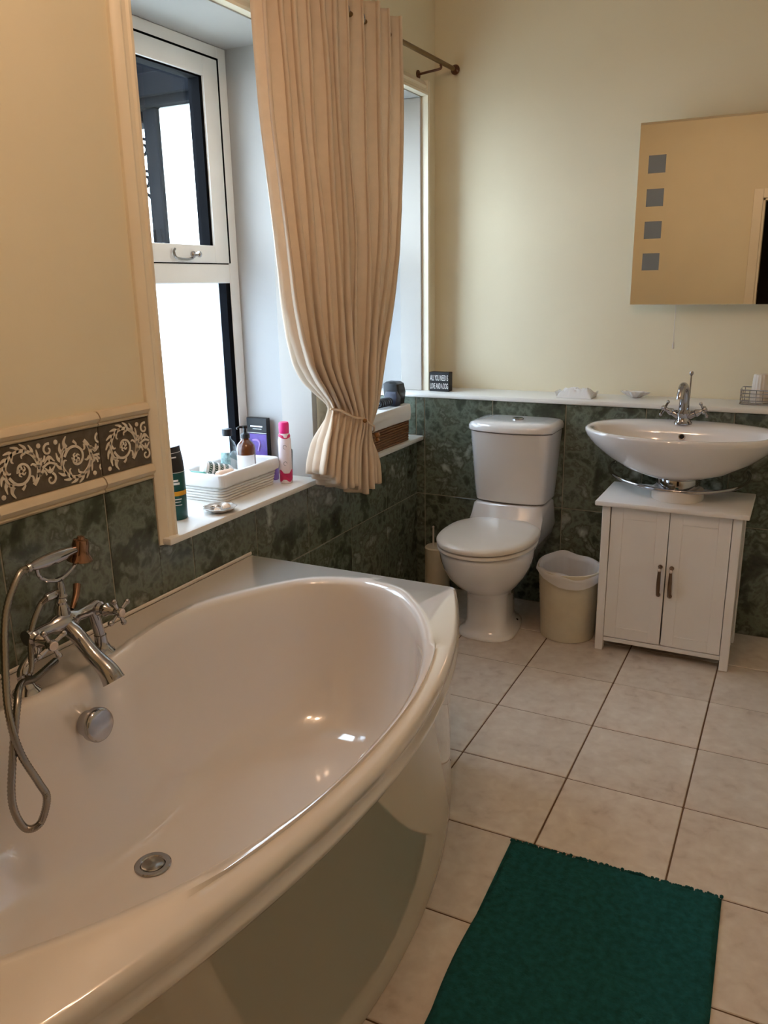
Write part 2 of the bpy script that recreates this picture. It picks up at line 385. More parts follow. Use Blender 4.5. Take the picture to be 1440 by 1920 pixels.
# ---------------------------------------------------------------- windows
def window(n, W, label):
    y0, y1 = W[0]+.0045, W[1]-.0045; z0, z1 = ZS+.0005, ZH-.0045; X = -.27
    fr = MB(); fw_ = .052
    for a in ((y0, y0+fw_, z0, z1), (y1-fw_, y1, z0, z1), (y0+fw_, y1-fw_, z1-fw_+.012, z1), (y0+fw_, y1-fw_, z0, z0+fw_)):
        fr.box(X-.055, X, a[0], a[1], a[2], a[3], .003)
    zt0, zt1 = 1.448, 1.512
    fr.box(X-.055, X, y0+fw_, y1-fw_, zt0, zt1, .003)
    wobj = struct('window_%d' % n, fr, M_upvc, label)
    # opening top sash
    sh = MB(); sw = .076; a0, a1, b0, b1 = y0+fw_+.004, y1-fw_-.004, zt1+.004, z1-fw_+.008
    prof = lambda q: None
    for a in ((a0, a0+sw, b0, b1), (a1-sw, a1, b0, b1), (a0+sw, a1-sw, b1-sw+.016, b1), (a0+sw, a1-sw, b0, b0+.058)):
        sh.box(X-.05, X+.003, a[0], a[1], a[2], a[3], .002, 2)
    so = obj('sash', sh, M_upvc, wobj)
    gk = MB(); c0, c1, d0, d1 = a0+sw, a1-sw, b0+.058, b1-sw+.016
    gk.box(X-.052, X-.006, c0, c0+.004, d0, d1); gk.box(X-.052, X-.006, c1-.014, c1, d0, d1); gk.box(X-.05, X-.006, c0, c1, d1-.006, d1)
    obj('gasket', gk, M_gasket, wobj, 0)
    sg = MB(); sg.box(X-.02, X+.0006, a0-.004, a1, b1, b1+.007); sg.box(X-.02, X-.002, a0-.004, a0, b0, b1); sg.box(X-.02, X+.0006, a1, a1+.011, b0, b1+.007); sg.box(X-.03, X-.004, a0-.004, a1+.004, b0-.004, b0)
    obj('shadow_gap_seal', sg, M_gasket, wobj, 0)
    obj('pane', MB().box(X-.040, X-.036, c0, c1, d0, d1), M_glass, wobj, 0)
    gl = MB(); gl.box(X-.05, X-.004, y1-fw_-.024, y1-fw_, z0+fw_, zt0)
    obj('gasket', gl, M_gasket, wobj, 0)
    obj('frosted_pane', MB().box(X-.040, X-.036, y0+fw_, y1-fw_, z0+fw_, zt0), M_frost, wobj, 0)
    # handle: cam lever and hooked stay on the bottom rail
    yc = y1-.255; hz = b0+.026
    hb = MB(); hb.lathe([(.011, 0), (.011, .006), (.007, .010), (.006, .022), (.010, .026), (.009, .032), (.004, .036)], (X+.0032, yc, hz), (1, 0, 0), 14)
    ho = obj('handle', hb, M_chrome, wobj)
    st = MB().tube([(X+.012, yc-.012, hz-.012), (X+.015, yc-.05, hz-.016), (X+.015, yc-.095, hz-.012), (X+.013, yc-.105, hz+.006), (X+.011, yc-.096, hz+.016)], .0042, 8, sub=5)
    obj('lever', st, M_chrome_hose, ho)
window(1, W1, 'near white window with clear top sash and frosted lower pane')
window(2, W2, 'far white window mostly hidden by the curtain')

# ---------------------------------------------------------------- outside: porch corner and ground
M_render = mat('white_render', (236, 240, 240), .9, var=.03, bump=.1, bscale=40)
M_darkwood = mat('blue_black_painted_wood', (8, 10, 15), .9, var=.05, spec=.08)
M_ground = mat('pale_gravel', (170, 172, 168), .95, var=.1)
struct('ground_outside', MB().box(-14, -.35, -10, 12, -.5, -.4), M_ground, 'pale ground outside the window')
pw = obj('garden_wall', MB().box(-1.94, -.55, .62, .82, -.4, 2.455, .01), M_render, loc=(-1.2, .72, -.4)); tag(pw, 'white rendered porch wall seen through the clear top pane', 'wall')
pr = thing('porch_frame', 'blue-black timber porch with iron scroll bracket outside the window', 'porch', (-1.95, .6, -.4))
obj('post', MB().box(-2.045, -1.942, .60, .80, -.4, 2.455, .008), M_darkwood, pr)
obj('beam', MB().box(-2.12, -.55, .56, .86, 2.457, 2.86, .008), M_darkwood, pr)
obj('fascia', MB().box(-2.12, -.55, .52, .558, 2.50, 2.62, .004), M_darkwood, pr)
obj('beam', MB().box(-2.30, -2.125, -.9, .86, 2.40, 2.86, .008), M_darkwood, pr)
for dx in (0, .085):
    obj('moulding', MB().box(-2.030+dx*.6, -2.018+dx*.6, .586, .60, -.3, 1.78, .003), M_darkwood, pr)
def spiral(c, r, turns, sgn=1, n=26):
    return [(c[0]+(r*(1-.75*i/n))*math.cos(sgn*2*PI*turns*i/n), c[1], c[2]+(r*(1-.75*i/n))*math.sin(sgn*2*PI*turns*i/n)) for i in range(n+1)]
for cz, rr in ((2.25, .062), (2.07, .062)):
    obj('iron_scroll', MB().tube(spiral((-2.115, .66, cz), rr, 1.4), .009, 8), M_darkwood, pr)
obj('iron_scroll', MB().tube([(-2.045, .66, 1.93), (-2.10, .66, 1.985), (-2.19, .66, 2.06), (-2.12, .66, 2.16), (-2.20, .66, 2.26), (-2.16, .66, 2.42)], .009, 8, sub=6), M_darkwood, pr)

# ---------------------------------------------------------------- ceiling lamp (real source of the warm light)
lp = thing('ceiling_light', 'ceiling light with two round warm bulbs', 'lamp', (1.0, -2.42, ZC))
obj('ceiling_plate', MB().lathe([(.0, 0), (.14, 0), (.14, -.018), (.12, -.03), (0, -.03)], (1.0, -2.42, ZC-.0005), n=32, cap=False), M_white, lp)
for dx in (-.16, .16):
    st = obj('arm', MB().tube([(1.0+dx*.4, -2.42, ZC-.03), (1.0+dx*.9, -2.42, ZC-.06), (1.0+dx, -2.42, ZC-.13)], .009, 10, sub=5), M_chrome, lp)
    obj('bulb', MB().sphere((1.0+dx, -2.42, ZC-.185), .05, 16), M_lamp, st)

# ---------------------------------------------------------------- bath
ZRIM = .569; BY = -2.25; HB = .893
def front_x(y): return .975-.22*(abs(y-BY)/.89)**2.05 if y > BY else .975-.105*(abs(y-BY)/.70)**1.9
bath = thing('corner_bath', 'white bow-fronted bath along the window wall', 'bath', (.5, BY, 0))
N_ = 120
outl = []   # outer outline polygon, dense, starts wall/far corner, clockwise from above
outl += [Vector((.0095, BY+HB-2*HB*i/60)) for i in range(60)]                  # wall side: far -> near
outl += [Vector((.0095+(front_x(BY-HB)-.0095)*i/24, BY-HB)) for i in range(24)]   # near end
outl += [Vector((front_x(BY-HB+2*HB*i/80), BY-HB+2*HB*i/80)) for i in range(80)]
outl += [Vector((front_x(BY+HB)+(.0095-front_x(BY+HB))*i/24, BY+HB)) for i in range(24)]
cB = Vector((.54, BY))
inner_c = [(.205, 0), (.196, .10), (.172, .20), (.158, .30), (.164, .42), (.206, .535), (.305, .70), (.375, .755), (.455, .787), (.54, .785), (.615, .760), (.69, .69), (.765, .592), (.85, .432), (.908, .222), (.923, 0)]
ic = [Vector((x, BY+d, 0)) for x, d in inner_c]+[Vector((x, BY-d, 0)) for x, d in inner_c[-2:0:-1]]
ic = [Vector((p.x, p.y)) for p in spline(ic, 8, True)]
def ray_poly(poly, th):
    d = Vector((math.cos(th), math.sin(th))); best = None
    for i in range(len(poly)):
        a = poly[i]-cB; b = poly[(i+1) % len(poly)]-cB; e = b-a
        den = d.x*e.y-d.y*e.x
        if abs(den) < 1e-12: continue
        t = (a.x*e.y-a.y*e.x)/den; u_ = (a.x*d.y-a.y*d.x)/den
        if t > 0 and -1e-9 <= u_ <= 1+1e-9 and (best is None or t > best): best = t
    return cB+d*best
ths = [2*PI*i/N_ for i in range(N_)]
for cn in ((.0095, BY+HB), (.0095, BY-HB), (front_x(BY+HB), BY+HB), (front_x(BY-HB), BY-HB)):
    a = math.atan2(cn[1]-cB.y, cn[0]-cB.x) % (2*PI); k = min(range(len(ths)), key=lambda i: abs(ths[i]-a)); ths[k] = a
OUT = [ray_poly(outl, t) for t in ths]; INN = [ray_poly(ic, t) for t in ths]
def toward(P, Q, d): return [p+(q-p).normalized()*min(d, (q-p).length*.48) for p, q in zip(P, Q)]
def ring(P, z): return [(p.x, p.y, z) for p in P]
def inset(P, d):
    """inset toward inside by distance d (axis wise so the wall side stays straight)"""
    out = []
    for p in P:
        q = Vector((p.x, p.y)); fx = front_x(p.y)
        q.x = min(max(q.x, .0095+d), fx-d) ; q.y = min(max(q.y, BY-HB+d), BY+HB-d); out.append(q)
    return out
FLO = [Vector((.535+.235*math.copysign(abs(math.cos(t))**.85, math.cos(t)), BY+.54*math.copysign(abs(math.sin(t))**.85, math.sin(t)))) for t in [math.atan2((p.y-BY)/.54, (p.x-.54)/.235) for p in INN]]
ZF = .135
tb = MB(); R = []
R.append(ring(inset(OUT, .016), ZRIM-.082)); R.append(ring(inset(OUT, .004), ZRIM-.078)); R.append(ring(inset(OUT, .0), ZRIM-.070)); R.append(ring(inset(OUT, .0), ZRIM-.058)); R.append(ring(inset(OUT, .007), ZRIM-.052)); R.append(ring(inset(OUT, .009), ZRIM-.044))
R.append(ring(inset(OUT, .002), ZRIM-.034)); R.append(ring(inset(OUT, .0), ZRIM-.018)); R.append(ring(inset(OUT, .004), ZRIM-.006)); R.append(ring(inset(OUT, .014), ZRIM))
I1 = toward(INN, inset(OUT, .014), .052); I2 = toward(INN, inset(OUT, .014), .040); I3 = toward(INN, inset(OUT, .014), .014)
R.append(ring(I1, ZRIM)); R.append(ring(I2, ZRIM+.007)); R.append(ring(I3, ZRIM+.006))
R.append(ring(INN, ZRIM-.008))
for k in range(1, 15):
    ph = PI/2*k/14; lat = 1-math.cos(ph)**.85; dep = math.sin(ph)**.92
    R.append([(p.x+(q.x-p.x)*lat, p.y+(q.y-p.y)*lat, ZRIM-.008+(ZF-ZRIM+.008)*dep) for p, q in zip(INN, FLO)])
for k in (.8, .55, .3, .12):
    R.append([(.37+(q.x-.37)*k, BY-.02+(q.y-BY+.02)*k, ZF-.004*(1-k)) for q in FLO])
tb.rings(R, True, False, True)
obj('tub', tb, M_acrylic, bath, 50)
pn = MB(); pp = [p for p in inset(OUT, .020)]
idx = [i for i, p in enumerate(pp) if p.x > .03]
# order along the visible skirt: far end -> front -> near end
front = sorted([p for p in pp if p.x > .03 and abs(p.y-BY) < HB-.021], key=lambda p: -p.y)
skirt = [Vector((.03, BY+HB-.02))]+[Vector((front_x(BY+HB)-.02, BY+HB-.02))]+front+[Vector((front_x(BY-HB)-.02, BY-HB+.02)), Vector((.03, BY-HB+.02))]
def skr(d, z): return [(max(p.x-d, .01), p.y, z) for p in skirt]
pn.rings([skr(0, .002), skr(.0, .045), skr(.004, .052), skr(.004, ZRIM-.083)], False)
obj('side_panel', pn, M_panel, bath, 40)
obj('sealant_strip', MB().box(.0098, .017, BY-HB, BY+HB, ZRIM-.004, ZRIM+.008, .003), M_plastic, bath)
kc = Vector((.222, -2.285, .468)); ka = Vector((1, 0, .12))
kn = obj('overflow_knob', MB().lathe([(.0, -.015), (.030, -.015), (.033, .004), (.039, .010), (.040, .026), (.037, .031), (.033, .033), (0, .034)], kc, ka, 32, cap=False), M_chrome, bath)
wz = obj('waste', MB().lathe([(.018, .0), (.041, .0), (.043, .002), (.040, .0045), (.030, .004), (.027, .001)], (.366, -2.285, ZF-.003), n=32, cap=False), M_chrome, bath)
obj('waste_plug', MB().lathe([(0, .0), (.026, .0), (.026, .003), (.021, .0055), (.0, .006)], (.366, -2.285, ZF-.003), n=28, cap=False), M_chrome_hose, wz)

# ---------------------------------------------------------------- bath shower mixer
tp = thing('bath_mixer_tap', 'chrome bath mixer with cross handles and hand shower on cradle', 'tap', (.13, -2.25, ZRIM))
Y0 = -2.245; ZB = .690; XT = .125
mb = MB().lathe([(.0, -.105), (.018, -.105), (.020, -.095), (.016, -.085), (.015, -.04), (.021, -.03), (.026, -.012), (.027, .0), (.026, .012), (.021, .03), (.015, .04), (.016, .085), (.020, .095), (.018, .105), (0, .105)], (XT, Y0, ZB), (0, 1, 0), 24, cap=False)
mb.lathe([(.02, 0), (.018, .02), (.013, .03), (.015, .036), (.010, .045)], (XT, Y0, ZB+.015), n=20)
obj('body', mb, M_chrome, tp)
for sg, yb in ((-1, -2.375), (1, -2.15)):
    m_ = MB().tube([(XT, Y0+sg*.088, ZB-.005), (XT+.005, Y0+sg*.092, ZB-.04), (XT+.008, yb, ZRIM+.055), (XT+.010, yb, ZRIM+.02)], [.015, .014, .013, .015], 16, sub=5)
    m_.lathe([(.015, .05), (.016, .03), (.022, .016), (.031, .008), (.033, .0)], (XT+.010, yb, ZRIM+.001), n=24)
    obj('leg', m_, M_chrome, tp)
sp = MB().tube([(XT+.01, Y0, ZB-.008), (XT+.045, Y0, ZB-.03), (XT+.085, Y0, ZB-.068), (XT+.125, Y0, ZB-.098), (XT+.142, Y0, ZB-.122)], [.019, .019, .018, .020, .024, .027], 20, sub=6)
obj('spout', sp, M_chrome, tp)
M_porc = mat('porcelain_disc', (214, 202, 196), .2, var=.02)
for sg, yy in ((-1, -2.338), (1, -2.15)):
    ax = Vector((1, sg*.12, -.05)).normalized(); c0 = Vector((XT+.012, yy, ZB))
    hv = obj('valve', MB().lathe([(.014, 0), (.018, .008), (.013, .014), (.017, .026), (.012, .034), (.009, .05), (.012, .056), (.012, .066)], c0, ax, 18), M_chrome, tp)
    cc = c0+ax*.062; u = ax.cross(Vector((0, 0, 1))).normalized(); v = ax.cross(u)
    m_ = MB()
    for k in range(4):
        a = PI*.5*k+.45; d = u*math.cos(a)+v*math.sin(a)
        m_.tube([cc, cc+d*.018, cc+d*.034], [.0055, .0045, .0058], 10); m_.sphere(cc+d*.036, .0075, 10)
    m_.lathe([(.012, -.006), (.013, .004), (.0115, .009)], cc, ax, 18)
    ch = obj('cross_handle', m_, M_chrome, tp)
    obj('porcelain_disc', MB().lathe([(.0105, .009), (.0095, .0115), (0, .012)], cc, ax, 18, cap=False), M_porc, ch)
# diverter lever
obj('diverter_lever', MB().tube([(XT+.0, Y0+.03, ZB+.02), (XT-.01, Y0+.055, ZB+.045), (XT-.02, Y0+.07, ZB+.065)], [.006, .008, .0095], 12, sub=4), M_copper, tp)
stm = MB().lathe([(.010, .04), (.009, .055), (.014, .062), (.010, .07), (.0105, .09), (.008, .1)], (XT, Y0+.004, ZB), n=16)
obj('riser', stm, M_chrome, tp)
cz = .80
cr = MB().tube([(XT, Y0-.052, .838), (XT, Y0-.048, .818), (XT, Y0-.025, .800), (XT, Y0+.006, .794), (XT, Y0+.036, .803), (XT, Y0+.060, .820), (XT, Y0+.068, .842)], [.0055, .0045, .0045, .006, .0045, .0045, .0055], 10, sub=6)
obj('cradle', cr, M_chrome, tp)
hs = MB(); ha = Vector((0, 1, .02)).normalized(); h0 = Vector((XT, Y0-.066, .846))
hs.lathe([(.009, -.012), (.011, -.006), (.009, 0), (.011, .01), (.0145, .03), (.016, .06), (.0145, .09), (.011, .112), (.010, .13)], h0, ha, 20)
hd = obj('handset', hs, M_chrome, tp)
hh = MB().lathe([(.010, .022), (.017, .020), (.020, .008), (.0195, -.006), (.022, -.016), (.028, -.024), (.030, -.030), (.026, -.033), (0, -.033)], h0+ha*.142, (.12, .1, 1), 24, cap=False)
hh.lathe([(0, .030), (.008, .028), (.010, .022)], h0+ha*.142, (.12, .1, 1), 20, cap=False)
obj('shower_rose', hh, M_copper, hd)
def hose(name, pts, r, sub=22):
    P = spline([Vector(p) for p in pts], sub); n = len(P)
    rr = [r*(1.0 if i % 2 else .86) for i in range(n)]
    return obj(name, MB().tube(P, rr, 10), M_chrome_hose, tp, 60)
hose('hose', [h0-ha*.012, (XT+.004, -2.350, .838), (XT+.02, -2.405, .775), (XT+.06, -2.455, .68), (.225, -2.492, .60), (.25, -2.498, .52), (.262, -2.475, .44), (.266, -2.464, .395), (.26, -2.485, .345), (.25, -2.515, .352), (.245, -2.53, .42), (.24, -2.51, .51), (.222, -2.47, .60), (.185, -2.425, .625), (.15, -2.36, .604), (.10, -2.26, .592)], .0085)
hose('hose', [(XT, Y0-.004, ZB+.075), (XT, Y0-.035, ZB+.072), (XT+.002, Y0-.062, ZB+.058), (XT+.006, Y0-.095, ZB+.01), (XT+.02, Y0-.118, ZB-.06), (XT+.012, Y0-.13, ZRIM+.04)], .0075)
obj('hose_collar', MB().lathe([(.0095, 0), (.0105, .004), (.0105, .024), (.0085, .028)], (XT, Y0-.012, ZB+.074), (0, -1, -.06), 14), M_chrome, tp)

# ---------------------------------------------------------------- toilet
tl = thing('toilet', 'white close-coupled toilet with closed lid in the corner', 'toilet', (.522, -.3, 0))
TX = .522
def ell(cx, cy, a, bf, bb, z, n=48, p=2.0, pb=None):
    """egg outline: half-width a, front length bf (toward -y), back length bb"""
    out = []
    for i in range(n):
        t = 2*PI*i/n; c = math.cos(t); s_ = math.sin(t)
        p_ = pb if (pb and s_ > 0) else p
        x = a*math.copysign(abs(c)**(2/p_), c); y = (bb if s_ > 0 else bf)*math.copysign(abs(s_)**(2/p_), s_)
        out.append((cx+x, cy+y, z))
    return out
CYP = -.43
pan = MB(); rr = []
for z, a, bf, bb, p, cy in ((.001, .122, .105, .25, 2.4, -.42), (.012, .122, .105, .25, 2.4, -.42), (.020, .112, .092, .24, 2.4, -.42), (.034, .094, .078, .23, 2.3, -.42), (.06, .087, .074, .23, 2.2, -.42), (.16, .087, .078, .23, 2.2, -.42), (.190, .092, .092, .23, 2.1, -.42), (.212, .110, .125, .24, 2.1, -.42), (.240, .136, .165, .24, 2.1, -.42), (.275, .160, .200, .24, 2.1, -.422), (.315, .176, .225, .24, 2.1, -.425), (.352, .184, .238, .24, 2.1, CYP), (.375, .187, .243, .24, 2.1, CYP), (.392, .188, .244, .24, 2.1, CYP), (.398, .182, .238, .235, 2.1, CYP)):
    rr.append(ell(TX, cy, a, bf, bb, z, 48, p))
pan.rings(rr, True, True, True)
obj('pan', pan, M_ceramic, tl, 60)
# rear platform under the cistern
pf = MB(); q = []
for z, hw, y0, y1 in ((.24, .10, -.27, -.03), (.34, .15, -.27, -.015), (.395, .165, -.27, -.01), (.455, .160, -.215, -.01), (.498, .154, -.205, -.01), (.504, .148, -.2, -.015)):
    q.append([(TX-hw+.02, y0, z), (TX+hw-.02, y0, z), (TX+hw, y0+.02, z), (TX+hw, y1, z), (TX-hw, y1, z), (TX-hw, y0+.02, z)])
pf.rings(q, True, True, True)
obj('rear_platform', pf, M_ceramic, tl, 40)
def cist_ring(z, hw, d, bul, n=24):
    """flat back, bowed front"""
    pts = []
    for i in range(n+1):
        t = -1+2*i/n; x = TX+hw*t; e = 1-abs(t)**2.2
        yy = -(d-.018)-bul*(1-t*t)-.018*(1-abs(t)**14)
        pts.append((x, yy, z))
    pts += [(TX+hw, -.008, z), (TX-hw, -.008, z)]
    return pts
cs = MB(); cs.rings([cist_ring(z, hw, d, b_) for z, hw, d, b_ in ((.507, .146, .165, .02), (.514, .156, .172, .026), (.60, .164, .178, .032), (.72, .172, .184, .036), (.80, .178, .188, .038), (.818, .180, .19, .038))], True, True, True)
obj('cistern', cs, M_ceramic, tl, 45)
cl = MB(); cl.rings([cist_ring(z, hw, d, b_) for z, hw, d, b_ in ((.821, .182, .191, .038), (.825, .186, .195, .040), (.842, .186, .195, .040), (.855, .180, .188, .036), (.861, .164, .170, .03), (.864, .12, .12, .02))], True, True, True)
ld = obj('cistern_lid', cl, M_ceramic, tl, 45)
obj('flush_button', MB().lathe([(.0, .0), (.024, 0), (.024, .005), (.020, .008), (0, .0085)], (TX+.012, -.105, .8635), n=24, cap=False), M_chrome, ld)
st = MB(); sr = [(.400, .184, .243), (.404, .195, .253), (.413, .195, .253), (.417, .190, .248)]
st.rings([ell(TX, CYP, a, bf, .20, z, 48, 2.15, 2.8) for z, a, bf in sr], True, True, True)
obj('seat', st, M_plastic, tl, 60)
sd = MB(); sr = [(.421, .190, .248), (.424, .197, .256), (.434, .198, .257), (.442, .192, .250), (.447, .170, .228), (.449, .12, .17), (.4495, .05, .08)]
sd.rings([ell(TX, CYP, a, bf, .218 if a > .15 else .218*a/.17, z, 48, 2.15, 3.0) for z, a, bf in sr], True, True, True)
sl_ = obj('seat_lid', sd, M_plastic, tl, 60)
for sx in (-1, 1): obj('lid_hinge', MB().lathe([(.012, -.022), (.012, .022)], (TX+sx*.075, -.2, .436), (1, 0, 0), 14), M_plastic, sl_)
obj('floor_bolt', MB().lathe([(.009, 0), (.009, .004), (.005, .007)], (TX+.09, -.30, .0225), n=12), M_dark, tl)

# toilet brush
bx = thing('toilet_brush', 'cream toilet brush holder with thin handle behind the toilet', 'toilet brush', (.175, -.15, 0))
obj('holder', MB().lathe([(.0, .001), (.058, .001), (.060, .01), (.055, .24), (.058, .252), (.052, .258), (.0, .258)], (.175, -.15, 0), n=28, cap=False), M_bin, bx)
obj('handle', MB().lathe([(.005, .25), (.004, .30), (.004, .345), (.0055, .350), (.003, .354)], (.158, -.155, 0), n=10), M_plastic, bx)

# ---------------------------------------------------------------- waste bin
bn = thing('waste_bin', 'cream lattice plastic waste bin with white liner beside cabinet', 'bin', (.832, -.292, 0))
BC = Vector((.832, -.292, 0))
bm_ = MB(); n = 72; R = []
nz_ = 40
for k in range(nz_+1):
    z = .002+.288*k/nz_; base = .110+.016*(z/.29)
    row = []
    for i in range(n):
        a = 2*PI*i/n; pat = (.0016 if ((i % 3 == 0) != (k % 3 == 0)) and 2 < k < nz_-5 else 0)
        r_ = base-pat; row.append((BC.x+r_*math.cos(a), BC.y+r_*math.sin(a), z))
    R.append(row)
for r_, z in ((.1295, .284), (.1305, .298), (.1255, .3), (.122, .285), (.108, .02)):
    R.append([(BC.x+r_*math.cos(2*PI*i/n), BC.y+r_*math.sin(2*PI*i/n), z) for i in range(n)])
bm_.rings(R, True, True, True)
obj('basket', bm_, M_bin, bn, 30)
lg = MB(); R = []
random.seed(3)
for k in range(13):
    row = []
    for i in range(n):
        a = 2*PI*i/n
        lift = .022*max(0, math.sin(a-.5))+.008*math.sin(3*a+1)+.004*math.sin(7*a)   # stands up at the back
        drop = .045*max(0, math.cos(a+1.15))**1.5+.012
        wr = .0018*math.sin(11*a)+.0016*math.sin(23*a+2)
        if k <= 6:
            t = k/6; r_ = .094+.028*t+wr*(1-.5*t); z = .13+(.300+lift*.9-.13)*t
        else:
            t = (k-6)/6; r_ = .122+.0125*math.sin(min(1, t*1.6)*PI/2)+.004*(1-t)*lift*30+max(wr, 0)*t+.0004; z = .300+lift*.9*(1-t)+.006*math.sin(t*PI)-drop*t
        row.append((BC.x+r_*math.cos(a), BC.y+r_*math.sin(a), z))
    R.append(row)
lg.rings(R)
obj('bin_liner', lg, M_bag, bn, 180)

# ---------------------------------------------------------------- basin cabinet
M_cab = mat('white_cabinet_paint', (232, 229, 226), .42, var=.02, scale=6)
cb = thing('basin_cabinet', 'white two-door cabinet standing under the basin', 'cabinet', (1.22, -.25, 0))
CX0, CX1, CYF, CYB = .9726, 1.471, -.398, -.085
body = MB(); body.box(CX0+.005, CX0+.02, CYF+.03, CYB-.03, .045, .603); body.box(CX1-.02, CX1-.005, CYF+.03, CYB-.03, .045, .603)
body.box(CX0+.02, CX1-.02, CYF+.03, CYB, .045, .06); body.box(CX0+.02, CX1-.02, CYB-.006, CYB, .06, .603)
obj('carcass', body, M_cab, cb, 0)
for x in (CX0, CX1-.031):
    for y in (CYF, CYB-.031): obj('leg', MB().box(x, x+.031, y, y+.031, .0005, .6035, .0015), M_cab, cb)
obj('bottom_rail', MB().box(CX0+.0315, CX1-.0315, CYF+.003, CYF+.02, .041, .058, .001), M_cab, cb)
obj('cabinet_top', MB().box(.948, 1.494, -.422, -.075, .604, .623, .004, 2), M_cab, cb)
def door(x0, x1, hx, tilt):
    z0, z1 = .0615, .600; y = CYF+.002
    d = MB(); d.box(x0, x1, y+.004, y+.018, z0, z1, .001)
    fwid = .045
    for a in ((x0, x0+fwid, z0, z1), (x1-fwid, x1, z0, z1), (x0+fwid, x1-fwid, z1-fwid, z1), (x0+fwid, x1-fwid, z0, z0+fwid)): d.box(a[0], a[1], y+.0015, y+.0055, a[2], a[3], .0008)
    if tilt: d.v = [(p[0]+(.300-(p[2]-.06))*tilt, p[1], p[2]) for p in d.v]
    do = obj('door', d, M_cab, cb)
    h = MB(); zt, zb = .383, .270
    h.tube([(hx, y, zt), (hx, y-.016, zt-.006), (hx, y-.020, zt-.03), (hx, y-.021, (zt+zb)/2), (hx, y-.020, zb+.03), (hx, y-.016, zb+.006), (hx, y, zb)], [.005, .0055, .0065, .0075, .0075, .006, .005], 12, sub=5)
    h.lathe([(.0085, 0), (.0085, .003), (.006, .006)], (hx, y, zt), (0, -1, 0), 14); h.lathe([(.0085, 0), (.0085, .003), (.006, .006)], (hx, y, zb), (0, -1, 0), 14)
    ho = obj('handle', h, mat('pewter', (120, 100, 86), .3, .9, var=.1), do)
    obj('handle_bead', MB().sphere((hx, y-.021, zt-.008), .0068, 12), M_porc, ho)
cm = (CX0+CX1)/2
door(CX0+.0335, cm-.002, 1.2015, -.006); door(cm+.002, CX1-.0335, 1.243, .0)

# ---------------------------------------------------------------- basin
bs = thing('wash_basin', 'white oval wash basin mounted on the back ledge', 'basin', (1.215, -.26, .7))
BX, BYC, ZB2 = 1.215, -.235, .885
def bring(a, bf, bb, z, p=2.15, cy=BYC): return ell(BX, cy, a, bf, bb, z, 64, p)
bb_ = MB()
bb_.rings([bring(.075, .075, .075, .712, 2, -.262), bring(.12, .11, .10, .716, 2, -.26), bring(.20, .165, .13, .742, 2.05, -.25), bring(.27, .205, .17, .782, 2.1, -.243), bring(.325, .24, .205, .825, 2.12), bring(.350, .260, .224, .860, 2.15), bring(.356, .266, .229, .876, 2.15), bring(.354, .264, .227, .884, 2.15), bring(.347, .257, .221, .8875, 2.15), bring(.336, .247, .212, .8865, 2.15),
           bring(.325, .236, .108, .884, 2.2), bring(.315, .228, .098, .876, 2.2), bring(.300, .215, .088, .850, 2.2), bring(.26, .185, .07, .800, 2.15), bring(.19, .135, .05, .765, 2.1), bring(.09, .07, .03, .752, 2), bring(.03, .03, .02, .75, 2)], True, True, True)
obj('bowl', bb_, M_ceramic, bs, 50)
oh = MB().lathe([(.0125, 0), (.0125, .003), (.009, .0035), (.008, .001)], (BX-.003, -.158, .842), (0, -1, .55), 20, cap=False)
oo = obj('overflow_ring', oh, M_chrome, bs)
obj('overflow_hole', MB().lathe([(0, .0012), (.009, .0012)], (BX-.003, -.158, .842), (0, -1, .55), 18, cap=False), M_dark, oo)
obj('basin_waste', MB().lathe([(.0, .003), (.02, .003), (.023, 0)], (BX, -.235, .7505), n=20, cap=False), M_chrome, bs)
# support collar and chrome trap ring beneath
ps = thing('basin_pedestal_collar', 'white and chrome collar joining basin to cabinet', 'basin support', (1.225, -.262, .623))
obj('collar', MB().lathe([(.0, .0), (.094, .0), (.096, .006), (.094, .04), (.086, .046), (.0, .046)], (1.225, -.262, .6235), n=40, cap=False), M_plastic, ps)
obj('chrome_ring', MB().lathe([(.0, .0), (.080, .0), (.081, .004), (.081, .034), (.078, .039), (0, .039)], (1.225, -.262, .6715), n=40, cap=False), M_chrome, ps)
rp = [(.935, .0), (.925, -.03), (.93, -.09), (.96, -.18), (1.02, -.26), (1.12, -.325), (1.225, -.345), (1.33, -.325), (1.42, -.25), (1.46, -.15), (1.465, -.06), (1.455, .0)]
tr = obj('towel_rail', MB().tube([(x, min(y, -.006), .668+.022*(y+.345)/.345) for x, y in rp], .0068, 12, sub=6), M_chrome, loc=(1.2, -.01, .672))
tag(tr, 'curved chrome towel rail looping under the basin', 'towel rail')
# basin tap
bt_ = thing('basin_tap', 'chrome basin mixer tap with two cross handles', 'tap', (1.206, -.105, .885))
bx_, by_, bz_ = 1.206, -.105, .885
obj('base', MB().lathe([(.034, 0), (.034, .005), (.028, .012), (.024, .024), (.026, .036), (.030, .044), (.022, .056)], (bx_, by_, bz_), n=28), M_chrome, bt_)
obj('spout', MB().tube([(bx_, by_, bz_+.05), (bx_-.001, by_-.004, bz_+.10), (bx_-.002, by_-.016, bz_+.135), (bx_-.004, by_-.042, bz_+.152), (bx_-.006, by_-.07, bz_+.142), (bx_-.008, by_-.084, bz_+.118), (bx_-.008, by_-.086, bz_+.108)], [.021, .019, .018, .017, .015, .014, .014, .0155], 18, sub=6), M_chrome, bt_)
pr_ = obj('pop_up_rod', MB().tube([(bx_+.012, by_+.02, bz_+.05), (bx_+.014, by_+.022, bz_+.16), (bx_+.014, by_+.022, bz_+.19)], [.0035, .003, .003], 10), M_chrome, bt_)
